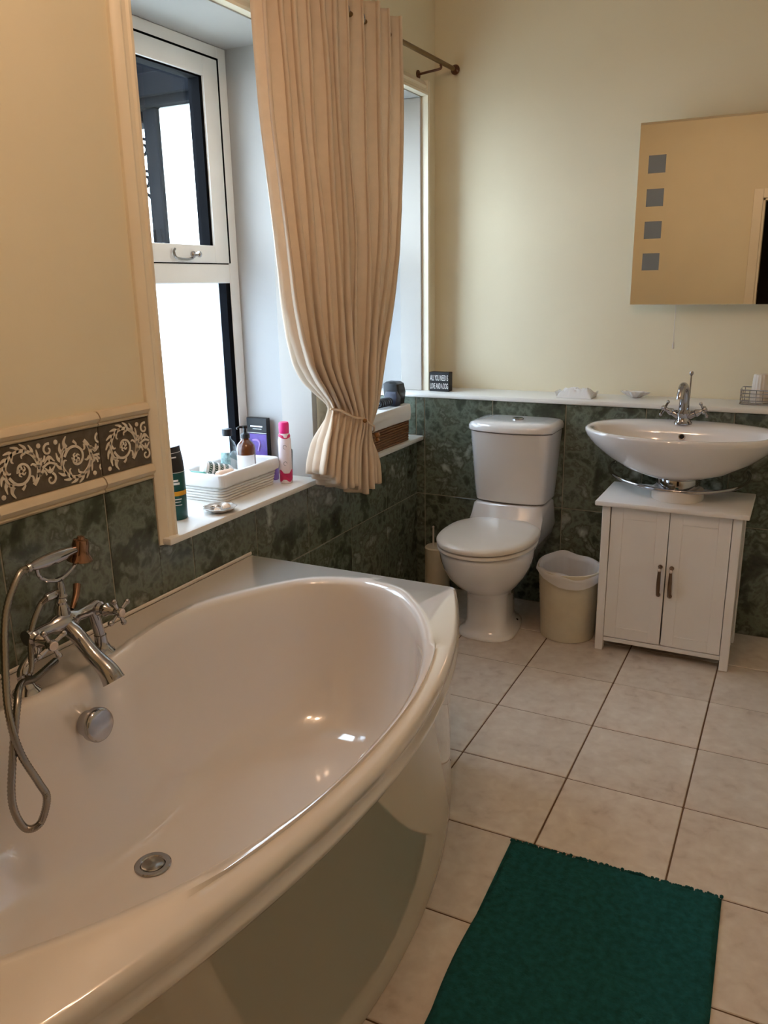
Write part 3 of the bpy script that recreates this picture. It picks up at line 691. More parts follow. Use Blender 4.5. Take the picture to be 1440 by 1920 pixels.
obj('rod_knob', MB().lathe([(.003, 0), (.0075, .006), (.0085, .012), (.006, .018)], (bx_+.014, by_+.022, bz_+.186), n=14), M_chrome, pr_)
for sg in (-1, 1):
    ax = Vector((sg*.82, -.05, .40)).normalized(); c0 = Vector((bx_+sg*.014, by_, bz_+.030))
    vv = obj('valve', MB().lathe([(.015, 0), (.013, .02), (.011, .03), (.015, .036), (.012, .046), (.008, .054), (.008, .066)], c0, ax, 18), M_chrome, bt_)
    cc = c0+ax*.066; u = ax.cross(Vector((0, 1, 0))).normalized(); v = ax.cross(u); m_ = MB()
    for k in range(4):
        a = PI/2*k+.2; d = u*math.cos(a)+v*math.sin(a); m_.tube([cc, cc+d*.026], [.005, .0045], 10); m_.sphere(cc+d*.028, .0068, 10)
    m_.lathe([(.010, -.006), (.0115, .004), (.009, .01), (.004, .013)], cc, ax, 16)
    obj('cross_handle', m_, M_chrome, bt_)

# ---------------------------------------------------------------- mirror
MX0, MX1, MZ0, MZ1, MY = .924, 1.56, 1.333, 2.036, .155
mr_ = thing('illuminated_mirror', 'frameless wall mirror with column of grey frosted squares', 'mirror', (1.24, YB, 1.33))
obj('backing_box', MB().box(MX0+.05, MX1-.05, MY+.006, YB-.001, MZ0+.05, MZ1-.05, .003), M_plastic, mr_)
gl_ = obj('mirror_glass', MB().box(MX0, MX1, MY, MY+.005, MZ0, MZ1, .001), M_mirror, mr_, 0)
M_sq = mat('grey_frosted_glass', (112, 112, 108), .45, var=.02)
for side in (MX0+.040, MX1-.040-.067):
    for z in (1.847, 1.721, 1.597, 1.473): obj('frosted_square', MB().box(side, side+.067, MY-.0006, MY+.001, z-.002, z+.065), M_sq, gl_, 0)
pc = obj('pull_cord', MB().tube([(1.105, .192, MZ0+.06), (1.1055, .192, 1.25), (1.107, .192, 1.178)], .0013, 8), M_plastic, mr_)
obj('cord_pull', MB().lathe([(.002, .028), (.0038, .022), (.0048, .006), (.004, .0)], (1.107, .192, 1.152), n=12), M_plastic, pc)

# ---------------------------------------------------------------- bath mat
mt = MB(); nx, ny = 110, 170
cor = [(1.046, -1.685), (1.566, -1.668), (1.590, -2.50), (1.072, -2.50)]
for j in range(ny+1):
    for i in range(nx+1):
        a, b = i/nx, j/ny
        x = (cor[0][0]*(1-a)+cor[1][0]*a)*(1-b)+(cor[3][0]*(1-a)+cor[2][0]*a)*b
        y = (cor[0][1]*(1-a)+cor[1][1]*a)*(1-b)+(cor[3][1]*(1-a)+cor[2][1]*a)*b
        e = min(a*nx, (nx-a*nx), b*ny, ny-b*ny)
        x += .006*math.sin(b*9)*(1-a)
        h = .017+.0038*noise.noise(Vector((x*150, y*150, 0)))+.003*noise.noise(Vector((x*16, y*16, 3)))
        h *= min(1, .25+e/3)
        if e < 1 and b*ny < 1: x += .003*noise.noise(Vector((x*180, y*180, 9))); y += .005*noise.noise(Vector((x*170, y*170, 5)))
        mt.v.append((x, y, max(h, .004)))
for j in range(ny):
    for i in range(nx):
        k = j*(nx+1)+i; mt.f.append((k, k+1, k+nx+2, k+nx+1))
mat_ = thing('bath_mat', 'dark teal tufted bath mat lying on the stone floor', 'mat', (1.32, -2.1, 0))
obj('pile', mt, M_mat, mat_, 180)
obj('backing', MB().rings([[(c[0], c[1], .0005) for c in cor], [(c[0], c[1], .0045) for c in cor]], True, True, True), M_mat, mat_, 0)
tf = MB(); random.seed(11)
for (p, q_, n_) in ((cor[0], cor[1], 95),):
    for k in range(n_):
        t = (k+random.random()*.7)/n_; x = p[0]+(q_[0]-p[0])*t; y = p[1]+(q_[1]-p[1])*t
        if p is cor[0] and q_ is cor[3]: x += .006*math.sin(t*9)
        tf.sphere((x+random.uniform(-.002, .002), y+random.uniform(-.002, .002), .007+random.uniform(0, .004)), random.uniform(.0035, .0058), 6)
e_ = obj('edge_tufts', tf, M_mat, mat_, 180); e_['kind'] = 'stuff'

# ---------------------------------------------------------------- curtain and pole
ZR = 2.318; XP = .105
cp = thing('curtain_pole', 'thin aged brass curtain pole with dark ball finial', 'curtain pole', (XP, -.7, ZR))
obj('pole', MB().tube([(XP, -1.9, ZR-.02), (XP, -.8, ZR), (XP, .195, ZR+.016)], .0095, 14), M_pole, cp)
obj('finial', MB().lathe([(.011, 0), (.012, .006), (.017, .012), (.021, .022), (.017, .032), (.008, .037)], (XP, .188, ZR+.016), (0, 1, .01), 20), M_finial, cp)
for yb in (.045, -1.80):
    zr = ZR+.012 if yb > 0 else ZR-.02
    obj('bracket', MB().tube([(.0005, yb, zr-.035), (.05, yb, zr-.03), (XP, yb, zr-.024), (XP, yb, zr-.008)], .005, 10, sub=4).lathe([(.018, 0), (.018, .004)], (.0005, yb, zr-.035), (1, 0, 0), 16), M_finial, cp)
ct = thing('curtain', 'cream eyelet curtain tied back over the pier', 'curtain', (XP, -.8, .66))
# outlines in the curtain's own plane: (z, left y, right y)
prof = [(2.375, -1.345, -.345), (2.30, -1.340, -.345), (2.10, -1.325, -.350), (1.90, -1.308, -.360), (1.72, -1.288, -.385), (1.55, -1.266, -.425), (1.40, -1.244, -.480), (1.25, -1.205, -.545), (1.15, -1.165, -.600), (1.08, -1.115, -.640), (1.02, -1.050, -.672), (.975, -1.000, -.695), (.945, -.985, -.702), (.91, -1.015, -.698), (.86, -1.070, -.685), (.80, -1.105, -.672), (.74, -1.120, -.668), (.680, -1.120, -.668)]
def pv(z, c):
    for a, b in zip(prof[:-1], prof[1:]):
        if a[0] >= z >= b[0]:
            t = (a[0]-z)/(a[0]-b[0]); return a[c]+(b[c]-a[c])*t
    return prof[0][c] if z > prof[0][0] else prof[-1][c]
nS, nT = 330, 110; NF = 11
cu = MB(); random.seed(5)
amp_j = [random.uniform(.75, 1.2) for _ in range(2*NF+2)]; wid = [random.uniform(.75, 1.3) for _ in range(NF)]
cumw = [0]
for q_ in wid: cumw.append(cumw[-1]+q_)
cumw = [c/cumw[-1] for c in cumw]
def phase(s_):
    for k in range(NF):
        if s_ <= cumw[k+1]: return k+(s_-cumw[k])/(cumw[k+1]-cumw[k])
    return NF
def zbot(s_):   # uneven hem: left end tucked up, dips at about two thirds
    return .805-.125*min(1, s_/.62)**.8+.012*math.sin(s_*17)-.0*s_+(.02 if s_ > .85 else 0)*0
for j in range(nT+1):
    for i in range(nS+1):
        s_ = i/nS; b = j/nT; zb_ = zbot(s_); z = 2.385+(zb_-2.385)*b
        zt = .945+.10*(.5-s_)*1.4           # tie band slopes down to the right
        zz = z if z > zt else z
        yl, yr = pv(z-(zt-.945)*min(1, max(0, 1-abs(z-zt)/.35)), 1), pv(z-(zt-.945)*min(1, max(0, 1-abs(z-zt)/.35)), 2)
        ph = phase(s_); k = int(min(ph, NF-1e-6)); fr_ = ph-k
        tie = math.exp(-((z-zt)/.075)**2)
        a = (.036+.012*max(0, (1.9-z)/.9)*(1 if z > zt else .8))*(1-.60*tie)*(amp_j[k]*(1-fr_)+amp_j[k+1]*fr_)
        wv = math.sin(2*PI*ph); shp = math.copysign(abs(wv)**.75, wv)
        x = XP+.004+a*shp+.030*math.sin(PI*s_)*max(0, min(1, (1.9-z)/.8))*(1-.35*tie)+.035*math.sin(PI*s_)*tie
        y = yl+(yr-yl)*s_+.014*math.sin(4*PI*ph)*(1-.5*tie)+.004*math.sin(z*9+k*2.1)
        x += .006*noise.noise(Vector((s_*9, z*2.2, 1)))
        if x < .034: x = .034+(x-.034)*.15
        cu.v.append((x, y, z))
for j in range(nT):
    for i in range(nS):
        k = j*(nS+1)+i; cu.f.append((k, k+1, k+nS+2, k+nS+1))
co = obj('drape', cu, M_curtain, ct, 180)
sm = co.modifiers.new('thick', 'SOLIDIFY'); sm.thickness = .0022; sm.offset = 0
# eyelets where the cloth crosses the pole
for k in range(NF):
    sc_ = (cumw[k]+cumw[k+1])/2; yy = -1.34+1.005*sc_
    b_ = MB(); b_.tube([(XP+.021*math.cos(2*PI*t/18), yy, ZR+.021*math.sin(2*PI*t/18)) for t in range(18)], .0045, 8, True)
    obj('eyelet', b_, M_chrome, ct)
tbm = MB()
pts = []
for i in range(26):
    t = i/25; s_ = .02+.96*t; zt = .945+.10*(.5-s_)*1.4
    yl, yr = -1.0, -.69
    pts.append((XP+.012+.085*math.sin(PI*s_)**.8, yl+(yr-yl)*s_, zt+.004*math.sin(t*20)))
tbo = thing('curtain_tieback', 'pale cord tieback with glass beads gathering the curtain', 'tieback', (XP, -.82, .94))
obj('cord', MB().tube(pts, .004, 8), M_curtain, tbo)
M_bead = mat('amber_glass_bead', (150, 104, 56), .12, .3, var=.1, coat=.5)
bz = pts[20]
obj('bead', MB().sphere((bz[0]+.012, bz[1], bz[2]-.020), .0115, 16), M_bead, tbo); obj('bead', MB().sphere((bz[0]+.012, bz[1], bz[2]-.038), .008, 14), M_bead, tbo)
bz = pts[9]; obj('bead', MB().sphere((bz[0]+.010, bz[1], bz[2]-.008), .008, 14), M_bead, tbo)

# ---------------------------------------------------------------- sill things
def rrect(cx, cy, hx, hy, z, r=.02, n=5):
    o_ = []
    for sx, sy, a0 in ((1, 1, 0), (-1, 1, PI/2), (-1, -1, PI), (1, -1, 3*PI/2)):
        for k in range(n+1):
            a = a0+PI/2*k/n; o_.append((cx+sx*(hx-r)+r*math.cos(a), cy+sy*(hy-r)+r*math.sin(a), z))
    return o_
def wicker(name, label, c, hx, hy, h, flare, m_w, rows, lin_drop, group=None, rim=True):
    """woven basket with individual weaving rows on uprights plus a folded linen liner"""
    t = thing(name, label, 'basket', (c[0], c[1], c[2]), group)
    wv = MB()
    for k in range(rows):
        f = k/(rows-1); z = c[2]+.005+(h-.012)*f; e = flare*f
        base = rrect(c[0], c[1], hx+e, hy+e, z, .022, 5); P = []
        # subdivide straight runs
        nb = len(base)
        for i in range(nb):
            a = Vector(base[i]); b = Vector(base[(i+1) % nb]); L_ = (b-a).length; q_ = max(1, int(L_/.011))
            for s_ in range(q_): P.append(a+(b-a)*(s_/q_))
        cen = Vector((c[0], c[1], z)); P2 = []
        for i, p in enumerate(P):
            d = (p-cen); d.z = 0; d.normalize(); P2.append(p+d*(.0022*math.sin(PI*i+PI*k))+Vector((0, 0, .0012*noise.noise(Vector((i*.7, k*1.3, hx*50))))))
        wv.tube(P2, (h/rows)*.47, 6, True)
    obj('weave', wv, m_w, t, 180)
    bs_ = MB(); bs_.rings([rrect(c[0], c[1], hx-.004, hy-.004, c[2]+.001, .02), rrect(c[0], c[1], hx+flare-.004, hy+flare-.004, c[2]+h-.006, .02)], True, True, False)
    obj('inner_wall', bs_, m_w, t, 30)
    ln = MB(); R = []
    for (off, z) in ((-.008, c[2]+.012), (flare-.012, c[2]+h-.002), (flare-.004, c[2]+h+.006), (flare+.006, c[2]+h+.004), (flare+.009, c[2]+h-lin_drop*.5), (flare+.009-.002, c[2]+h-lin_drop)):
        base = rrect(c[0], c[1], hx+off, hy+off, z, .022, 5); P = []
        nb = len(base)
        for i in range(nb):
            a = Vector(base[i]); b = Vector(base[(i+1) % nb])
            for s_ in range(6): P.append(a+(b-a)*(s_/6))
        P = [p+Vector((.0022*noise.noise(p*35), .0022*noise.noise(p*35+Vector((9, 9, 9))), .003*noise.noise(p*22))) for p in P]
        R.append(P)
    ln.rings(R, True, True, False)
    obj('liner', ln, M_linen, t, 180)
    return t
wk = wicker('white_basket', 'white wicker basket with linen liner full of toiletries', (-.145, -1.242, ZS), .082, .152, .092, .012, M_wicker_w, 9, .034)
# bow tie ends of the liner at the near corner
obj('liner_flap', MB().rings([[(-.235, -1.395, ZS+.09), (-.165, -1.40, ZS+.085)], [(-.24, -1.405, ZS+.125), (-.20, -1.408, ZS+.12)], [(-.245, -1.415, ZS+.155), (-.24, -1.416, ZS+.153)]], False), M_linen, wk, 60)

def bottle(name, label, cat, c, prof, m, cap=None, sx=1, sy=1, n=28, cname='cap'):
    t = thing(name, label, cat, c)
    obj('body', MB().lathe(prof, c, n=n, sx=sx, sy=sy), m, t, 40)
    if cap: obj(cname, MB().lathe(cap[0], c, n=n), cap[1], t, 40)
    return t
M_amber = mat('amber_glass', (92, 46, 18), .12, var=.1, coat=.5)
M_clearp = simple('clear_bottle_plastic', _clear)
M_label = mat('white_label', (236, 234, 232), .6, var=.02)
M_green = mat('dark_green_tube', (0, 74, 70), .35, var=.05)
M_yellow = mat('yellow_band', (222, 158, 30), .4, var=.05)
M_pink = mat('pink_plastic', (232, 42, 128), .35, var=.05)
M_pinkw = mat('white_pink_can', (240, 226, 230), .25, var=.03)
M_mag = mat('magenta_print', (206, 40, 96), .35, var=.2, scale=50)
M_purple = mat('purple_print', (74, 40, 130), .4, var=.3, scale=40)
M_lilac = mat('lilac_plastic', (150, 120, 190), .4, var=.1)
# green and black tube
GC = (-.080, -1.594, ZS)
tg = thing('shower_gel_tube', 'dark green and black tube with yellow band by window casing', 'tube', GC)
def tubering(z, hx, hy): return [(GC[0]+hx*math.cos(2*PI*i/28), GC[1]+hy*math.sin(2*PI*i/28), ZS+z) for i in range(28)]
mb = MB().rings([tubering(.001, .026, .032), tubering(.004, .027, .033), tubering(.085, .0275, .0335), tubering(.15, .0275, .0335)], True, True, True); obj('body', mb, M_green, tg)
mb = MB().rings([tubering(.1505, .0276, .0336), tubering(.185, .024, .0336), tubering(.205, .015, .0338), tubering(.218, .006, .034), tubering(.225, .004, .034)], True, True, True); obj('shoulder', mb, M_black, tg)
mb = MB().rings([tubering(.078, .0282, .0342), tubering(.092, .0283, .0343)], True); obj('band', mb, M_yellow, tg)
for z in (.1503, .209): obj('silver_line', MB().rings([tubering(z-.0008, .0282 if z < .2 else .0142, .0344), tubering(z+.0008, .0282 if z < .2 else .0142, .0344)], True), M_label, tg)
mb = MB()
for z, wd, h in ((.123, .3, .006), (.113, .42, .007), (.066, .5, .003), (.058, .4, .002), (.048, .5, .002), (.195, .45, .004)):
    hxx = .0284 if z < .18 else .0215
    row = lambda dz: [(GC[0]+hxx*math.cos(a), GC[1]+.0344*math.sin(a), ZS+z+dz) for a in [-.75-wd+2*wd*i/10 for i in range(11)]]
    obj('print', MB().rings([row(0), row(h)], False), M_label, tg, 0)
# deodorant can
DC = (-.030, -1.062, ZS+.0005)
td = bottle('deodorant_can', 'white and magenta deodorant can with pink cap on sill', 'spray can', DC, [(.021, 0), (.0235, .004), (.0235, .155), (.021, .168), (.018, .178), (.0175, .182)], M_pinkw, ([(.0175, .1825), (.0185, .186), (.0185, .216), (.016, .222), (.0, .222)], M_pink))
mb = MB(); R = []
for k in range(9):
    z = .012+.030*k/8; R.append([(DC[0]+.0239*math.cos(a), DC[1]+.0239*math.sin(a), DC[2]+z+(.010*math.sin(a*3+1) if k == 8 else (.006*math.sin(a*4) if k == 0 else 0))) for a in [2*PI*i/28 for i in range(28)]])
mb.rings(R); obj('print', mb, M_mag, td)
mb = MB(); mb.rings([[(DC[0]+r_*math.cos(a), DC[1]+r_*math.sin(a), DC[2]+z+.004*math.sin(a*2)) for a in [2*PI*i/28 for i in range(28)]] for r_, z in ((.0222, .168), (.0188, .178))]); obj('print', mb, M_mag, td)
mb = MB()
for z in (.135, .075):
    obj('print', MB().tube([(DC[0]+.0240*math.cos(-1.0+.25*math.cos(q_)), DC[1]+.0240*math.sin(-1.0+.25*math.cos(q_)), DC[2]+z+.007*math.sin(q_)) for q_ in [2*PI*i/16*.8 for i in range(17)]], .0006, 6), M_black, td)
# thin dark stick and lilac bottle behind
tag(obj('eyebrow_pencil', MB().lathe([(.004, 0), (.0045, .004), (.0045, .105), (.003, .112)], (-.045, -1.005, ZS+.0005), (.02, .03, 1), 12), M_blackm, loc=(-.045, -1.0, ZS)), 'thin black stick standing behind the deodorant can', 'stick')
tl_ = bottle('lilac_bottle', 'small lilac bottle on sill behind basket end', 'bottle', (-.10, -1.035, ZS+.0005), [(.015, 0), (.017, .004), (.017, .05), (.010, .06), (.009, .066)], M_lilac, ([(.010, .0665), (.010, .08), (.0, .08)], M_label))
# amber pump bottle
AC = (-.125, -1.165, ZS+.014)
ta = bottle('amber_pump_bottle', 'amber pump bottle with white label standing in white basket', 'bottle', AC, [(.030, 0), (.033, .004), (.033, .125), (.030, .138), (.020, .150), (.014, .156), (.014, .162)], M_amber)
pm = obj('pump', MB().lathe([(.016, .1625), (.016, .176), (.010, .180), (.006, .182), (.006, .195), (.010, .198), (.010, .206), (.0, .207)], AC, n=22, cap=False), M_black, ta)
obj('nozzle', MB().tube([(AC[0], AC[1], AC[2]+.201), (AC[0]-.01, AC[1]-.018, AC[2]+.203), (AC[0]-.016, AC[1]-.026, AC[2]+.198)], .0045, 8), M_black, pm)
mb = MB(); mb.rings([[(AC[0]+.0335*math.cos(a), AC[1]+.0335*math.sin(a), AC[2]+z) for a in [-2.45+2.5*i/16 for i in range(17)]] for z in (.02, .105)], False); obj('label', mb, M_label, ta)
# clear bottle with black cap
CC = (-.185, -1.19, ZS+.014)
tc_ = bottle('clear_bottle', 'clear bottle with black cap standing at the back of white basket', 'bottle', CC, [(.026, 0), (.029, .004), (.029, .13), (.024, .146), (.013, .158), (.0125, .170)], M_clearp, ([(.017, .1705), (.018, .174), (.018, .195), (.0, .196)], M_black))
obj('back_print', MB().rings([[(CC[0]+.0283*math.cos(a), CC[1]+.0283*math.sin(a), CC[2]+z) for a in [-2.3+1.6*i/12 for i in range(13)]] for z in (.05, .115)], False), mat('grey_green_print', (150, 176, 172), .5, var=.4, scale=90), tc_)
# black and purple carton
KC = (-.205, -.972)
tk = thing('black_purple_carton', 'black and purple carton standing behind the pump bottle', 'box', (KC[0], KC[1], ZS))
obj('carton', MB().box(KC[0]-.045, KC[0]+.045, KC[1]-.012, KC[1]+.012, ZS+.001, ZS+.215, .001), M_blackm, tk)
obj('purple_print', MB().box(KC[0]-.043, KC[0]+.043, KC[1]-.0126, KC[1]-.0120, ZS+.06, ZS+.155), M_purple, tk, 0)
mb = MB()
for z, a, b in ((.181, -.028, .026), (.173, -.018, .022), (.158, -.043, .043)): obj('print', MB().box(KC[0]+a, KC[0]+b, KC[1]-.0128, KC[1]-.0121, ZS+z, ZS+z+(.005 if z == .181 else .0015)), M_label, tk, 0)
obj('print', MB().tube([(KC[0]-.02, KC[1]-.0128, ZS+.13), (KC[0]+.0, KC[1]-.0128, ZS+.132), (KC[0]+.012, KC[1]-.0128, ZS+.12), (KC[0]+.004, KC[1]-.0128, ZS+.09)], .0045, 6, sub=4), M_lilac, tk)
# lying white bottle with green print, and tubes in the basket
def lying(name, label, a, b, r, m, capm, cat='bottle', stripes=None):
    a = Vector(a); b = Vector(b); ax = (b-a); L_ = ax.length; ax.normalize()
    t = thing(name, label, cat, a)
    obj('body', MB().lathe([(r*.7, 0), (r, .006), (r, L_*.72), (r*.75, L_*.82), (r*.5, L_*.86)], a, ax, 22), m, t)
    obj('cap', MB().lathe([(r*.55, L_*.865), (r*.58, L_*.88), (r*.55, L_), (0, L_)], a, ax, 18, cap=False), capm, t)
    if stripes:
        mb = MB(); u = ax.orthogonal().normalized(); w_ = ax.cross(u)
        for k in range(4):
            h0 = L_*(.12+.15*k); mb.rings([[a+ax*(h0+L_*.09*j_)+(u*math.cos(q_)+w_*math.sin(q_))*(r*1.012) for q_ in [2*PI*i/22+.3*j_ for i in range(22)]] for j_ in (0, .5, 1)])
        obj('print', mb, stripes, t)
    return t
M_gprint = mat('dark_green_print', (30, 70, 58), .5, var=.2)
lying('lotion_bottle', 'white bottle with green print lying in white basket', (-.180, -1.345, ZS+.10), (-.115, -1.235, ZS+.062), .027, M_label, M_label, stripes=M_gprint)
lying('grey_tube', 'slim grey tube leaning across white basket', (-.205, -1.150, ZS+.112), (-.157, -1.120, ZS+.080), .014, mat('grey_plastic', (120, 128, 128), .4), M_black, 'tube')
lying('cream_tube', 'pale cream tube lying at the front of white basket', (-.10, -1.365, ZS+.085), (-.095, -1.27, ZS+.080), .015, mat('pale_peach_plastic', (232, 196, 168), .4), M_label, 'tube')
lying('teal_tube', 'small teal tube at the near end of white basket', (-.20, -1.385, ZS+.088), (-.125, -1.375, ZS+.086), .010, mat('teal_plastic', (30, 128, 104), .4), M_label, 'tube')
# shell dish with shells
SD = Vector((-.008, -1.478, ZS+.0008))
M_dish = mat('pressed_glass', (176, 168, 158), .15, var=.2, scale=60, coat=.3)
M_shell = mat('pale_shell', (236, 216, 196), .45, var=.12, scale=40)
mb = MB(); R = []
for r_, z in ((.018, .0), (.030, .002), (.046, .010), (.053, .016), (.050, .0165), (.043, .0115), (.028, .005), (.010, .0035)):
    R.append([(SD.x+r_*(1+.045*math.cos(9*a))*math.cos(a), SD.y+r_*(1+.045*math.cos(9*a))*math.sin(a), SD.z+z) for a in [2*PI*i/72 for i in range(72)]])
mb.rings(R, True, True, True); tag(obj('scalloped_dish', mb, M_dish, loc=SD), 'scalloped grey glass dish holding shells near sill edge', 'dish')
def shell(c, r, rot, tilt, label, grp=None):
    mb = MB(); nA, nR = 22, 7; R = []
    for j_ in range(nR+1):
        f = j_/nR; row = []
        for i in range(nA+1):
            a = -1.25+2.5*i/nA; q_ = r*f*(1-.12*abs(a)/1.25)
            rib = 1+.03*math.cos(i*PI)*f; row.append(Vector((q_*rib*math.cos(a)-r*.5, q_*rib*math.sin(a), r*.42*math.sin(PI*min(1, f*.95)*.9+.1)*(1-.35*(a/1.25)**2)+.0008*math.cos(i*PI)*f)))
        R.append(row)
    top = [[Matrix.Rotation(rot, 3, 'Z') @ (Matrix.Rotation(tilt, 3, 'Y') @ p) + Vector(c) for p in row] for row in R]
    mb.rings(top, False)
    bot = [[Matrix.Rotation(rot, 3, 'Z') @ (Matrix.Rotation(tilt, 3, 'Y') @ Vector((p.x, p.y, p.z*.75-.0015))) + Vector(c) for p in row] for row in R]
    mb.rings(bot, False)
    return tag(obj('sea_shell', mb, M_shell, loc=c, smooth=60), label, 'shell', grp)
shell((SD.x+.012, SD.y+.014, SD.z+.012), .030, .5, .1, 'largest pale shell in the glass dish, toward the deodorant')
shell((SD.x-.022, SD.y+.004, SD.z+.010), .020, 2.2, .15, 'small pale shell at the window side of glass dish')
shell((SD.x+.008, SD.y-.024, SD.z+.010), .020, 4.2, .1, 'small pale shell at the near edge of glass dish')

# brown basket with liner and hair dryer
BB = (-.088, -.315, ZS)
wicker('brown_basket', 'brown wicker basket with white liner behind the curtain', BB, .112, .190, .160, .004, M_wicker_b, 14, .064)
lid = None
BT = ZS+.160
hdq = thing('hair_dryer', 'black hair dryer with coiled cord on the brown basket', 'hair dryer', (-.03, -.15, BT))
obj('contents_pad', MB().rings([rrect(BB[0], BB[1], .112, .190, BT-.006, .02), rrect(BB[0], BB[1], .112, .190, BT+.004, .02)], True, True, True), M_linen, bpy.data.objects['brown_basket'])
Zd = BT+.0065
obj('body', MB().rings([rrect(-.035, -.150, .034, .036, Zd, .008, 3), rrect(-.036, -.148, .040, .040, Zd+.05, .01, 3), rrect(-.042, -.146, .038, .036, Zd+.090, .01, 3), rrect(-.044, -.145, .026, .026, Zd+.099, .008, 3)], True, True, True), M_black, hdq)
obj('nozzle', MB().rings([rrect(-.018, -.215, .034, .022, Zd, .006, 3), rrect(-.018, -.210, .034, .020, Zd+.035, .006, 3), rrect(-.024, -.200, .026, .008, Zd+.060, .004, 3)], True, True, True), mat('navy_plastic', (40, 44, 64), .3), hdq)
for k in range(6):
    cc = Vector((-.022-.002*k, -.252-.016*k, Zd+.021)); ang = .25*k
    obj('cord_coil', MB().tube([(cc.x+.024*math.cos(2*PI*i/20), cc.y+.004*math.sin(2*PI*i/20+ang), cc.z+.016*math.sin(2*PI*i/20)) for i in range(20)], .0044, 8, True), M_black, hdq)

# ---------------------------------------------------------------- ledge things
ZL = .9455
def rot_pt(p, c, a): return (c[0]+(p[0]-c[0])*math.cos(a)-(p[1]-c[1])*math.sin(a), c[1]+(p[0]-c[0])*math.sin(a)+(p[1]-c[1])*math.cos(a), p[2])
SG = (.092, .088); sa = .0
sgt = thing('box_sign', 'small black block sign with white lettering on the ledge corner', 'sign', (SG[0], SG[1], ZL))
mb = MB().box(.044, .143, .062, .104, ZL, ZL+.089, .0015); obj('block', mb, M_blackm, sgt)
def text_mesh(txt, size, extr):
    cu_ = bpy.data.curves.new('lettering', 'FONT'); cu_.body = txt; cu_.size = size; cu_.extrude = extr; cu_.align_x = 'CENTER'; cu_.align_y = 'CENTER'
    o_ = bpy.data.objects.new('tmp', cu_); C.objects.link(o_)
    me_ = bpy.data.meshes.new_from_object(o_.evaluated_get(bpy.context.evaluated_depsgraph_get()))
    bpy.data.objects.remove(o_); return me_
bpy.context.view_layer.update()
def lettering(txt, width, height, pos, parent, m):
    me_ = text_mesh(txt, .02, .0004); v = me_.vertices
    x0 = min(p.co.x for p in v); x1 = max(p.co.x for p in v); y0 = min(p.co.y for p in v); y1 = max(p.co.y for p in v)
    mb = MB(); mb.v = [(pos[0]+((p.co.x-x0)/(x1-x0)-.5)*width, pos[1]-p.co.z, pos[2]+((p.co.y-y0)/(y1-y0)-.5)*height) for p in v]; mb.f = [tuple(f.vertices) for f in me_.polygons]
    return obj('lettering', mb, m, parent, 0)
lettering('ALL YOU NEED IS', .090, .026, (.0935, .0616, ZL+.063), sgt, M_label)
lettering('LOVE AND A DOG', .090, .026, (.0935, .0616, ZL+.025), sgt, M_label)
# crumpled flannel pack
NC = (.735, .085)
fp = thing('tissue_pack', 'small white crumpled tissue pack on the ledge above the cistern', 'tissues', (NC[0], NC[1], ZL))
mb = MB(); nx2, ny2 = 40, 22
for j in range(ny2+1):
    for i in range(nx2+1):
        a, b = i/nx2, j/ny2; x = NC[0]-.075+.15*a; y = NC[1]-.05+.10*b
        e = min(min(a, 1-a)*6, min(b, 1-b)*5, 1)
        h = (.034+.012*noise.noise(Vector((x*45, y*45, 2)))+.008*noise.noise(Vector((x*110, y*110, 7))))*max(0, e)**.5
        mb.v.append((x, y, ZL+.0005+max(h, .0004)))
for j in range(ny2):
    for i in range(nx2): k = j*(nx2+1)+i; mb.f.append((k, k+1, k+nx2+2, k+nx2+1))
obj('wrapping', mb, M_linen, fp, 50)
obj('base_card', MB().box(NC[0]-.076, NC[0]+.076, NC[1]-.051, NC[1]+.051, ZL, ZL+.003, .0008), M_label, fp)
for sx in (-1, 1):
    obj('frilled_end', MB().rings([[(NC[0]+sx*(.074+.010*t), NC[1]-.05+.1*i/12, ZL+.003+.022*t+(.006*math.sin(i*2.1) if t else 0)) for i in range(13)] for t in (0, 1)], False), M_linen, fp, 60)
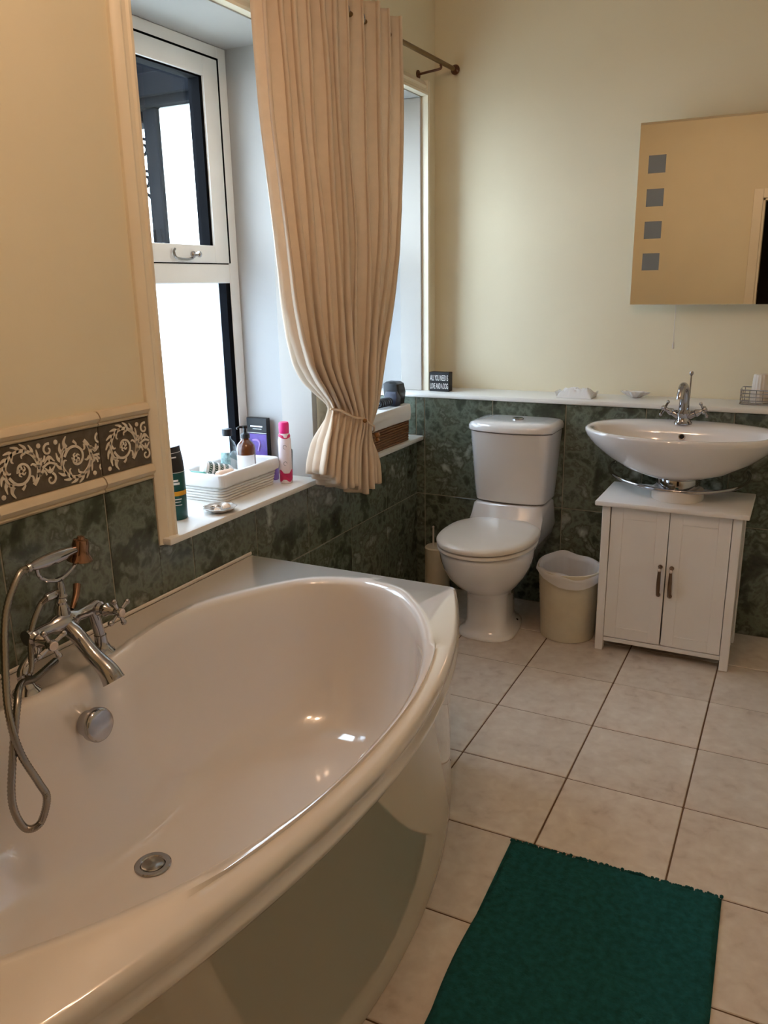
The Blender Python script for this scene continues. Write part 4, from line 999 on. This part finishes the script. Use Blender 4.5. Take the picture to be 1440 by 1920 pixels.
# shell soap dish
HC = Vector((.972, .15, ZL))
mb = MB(); R = []
for r_, z in ((.014, 0), (.022, .003), (.045, .016), (.058, .026), (.055, .0262), (.042, .019), (.022, .0075), (.004, .006)):
    R.append([(HC.x+r_*(1+.07*math.cos(11*a))*math.cos(a)*1.05, HC.y+r_*(1+.07*math.cos(11*a))*math.sin(a)*.8, HC.z+z*(1+.15*math.cos(a+2))) for a in [2*PI*i/88 for i in range(88)]])
mb.rings(R, True, True, True); tag(obj('soap_dish', mb, M_ceramic, loc=HC, smooth=40), 'pale scalloped shell soap dish on the ledge left of tap', 'dish')
# wire basket and tumbler
WB = (1.475, .125)
wt = thing('wire_basket', 'chrome wire basket on the ledge right of the basin tap', 'basket', (WB[0], WB[1], ZL))
fr2 = MB()
for k in range(5):
    z = ZL+.004+.014*k; fr2 = MB(); fr2.tube([Vector(p) for p in rrect(WB[0], WB[1], .082, .058, z, .012, 4)], .0026 if k in (0, 4) else .0018, 7, True); obj('wire_hoop', fr2, M_chrome, wt)
for i in range(7):
    x = WB[0]-.072+.024*i; obj('wire_upright', MB().tube([(x, WB[1]-.0585, ZL+.06), (x, WB[1]-.0585, ZL+.004), (x, WB[1]+.0585, ZL+.004), (x, WB[1]+.0585, ZL+.06)], .0014, 6), M_chrome, wt)
for i in range(4):
    y = WB[1]-.042+.028*i; obj('wire_upright', MB().tube([(WB[0]-.0825, y, ZL+.06), (WB[0]-.0825, y, ZL+.0035), (WB[0]+.0825, y, ZL+.0035), (WB[0]+.0825, y, ZL+.06)], .0014, 6), M_chrome, wt)
TC = Vector((1.462, .13, ZL+.006)); mb = MB(); R = []
for r_, z in ((.034, 0), (.0345, .02), (.030, .09), (.029, .108), (.026, .112), (.010, .112)):
    R.append([(TC.x+r_*(1+.03*math.cos(16*a))*math.cos(a), TC.y+r_*(1+.03*math.cos(16*a))*math.sin(a), TC.z+z) for a in [2*PI*i/96 for i in range(96)]])
mb.rings(R, True, True, True); tag(obj('ribbed_tumbler', mb, M_plastic, loc=TC, smooth=40), 'white ribbed tumbler upside down in the wire basket', 'tumbler')
for k, (x, y, col, lb) in enumerate(((1.515, .135, (196, 190, 186), 'grey white soap bar wrapped inside the wire basket'),)):
    tag(obj('wrapped_soap', MB().box(x-.018, x+.024, y-.035, y+.035, ZL+.007, ZL+.04, .006, 2), mat('soap_wrap', col, .5), loc=(x, y, ZL+.007)), lb, 'soap')
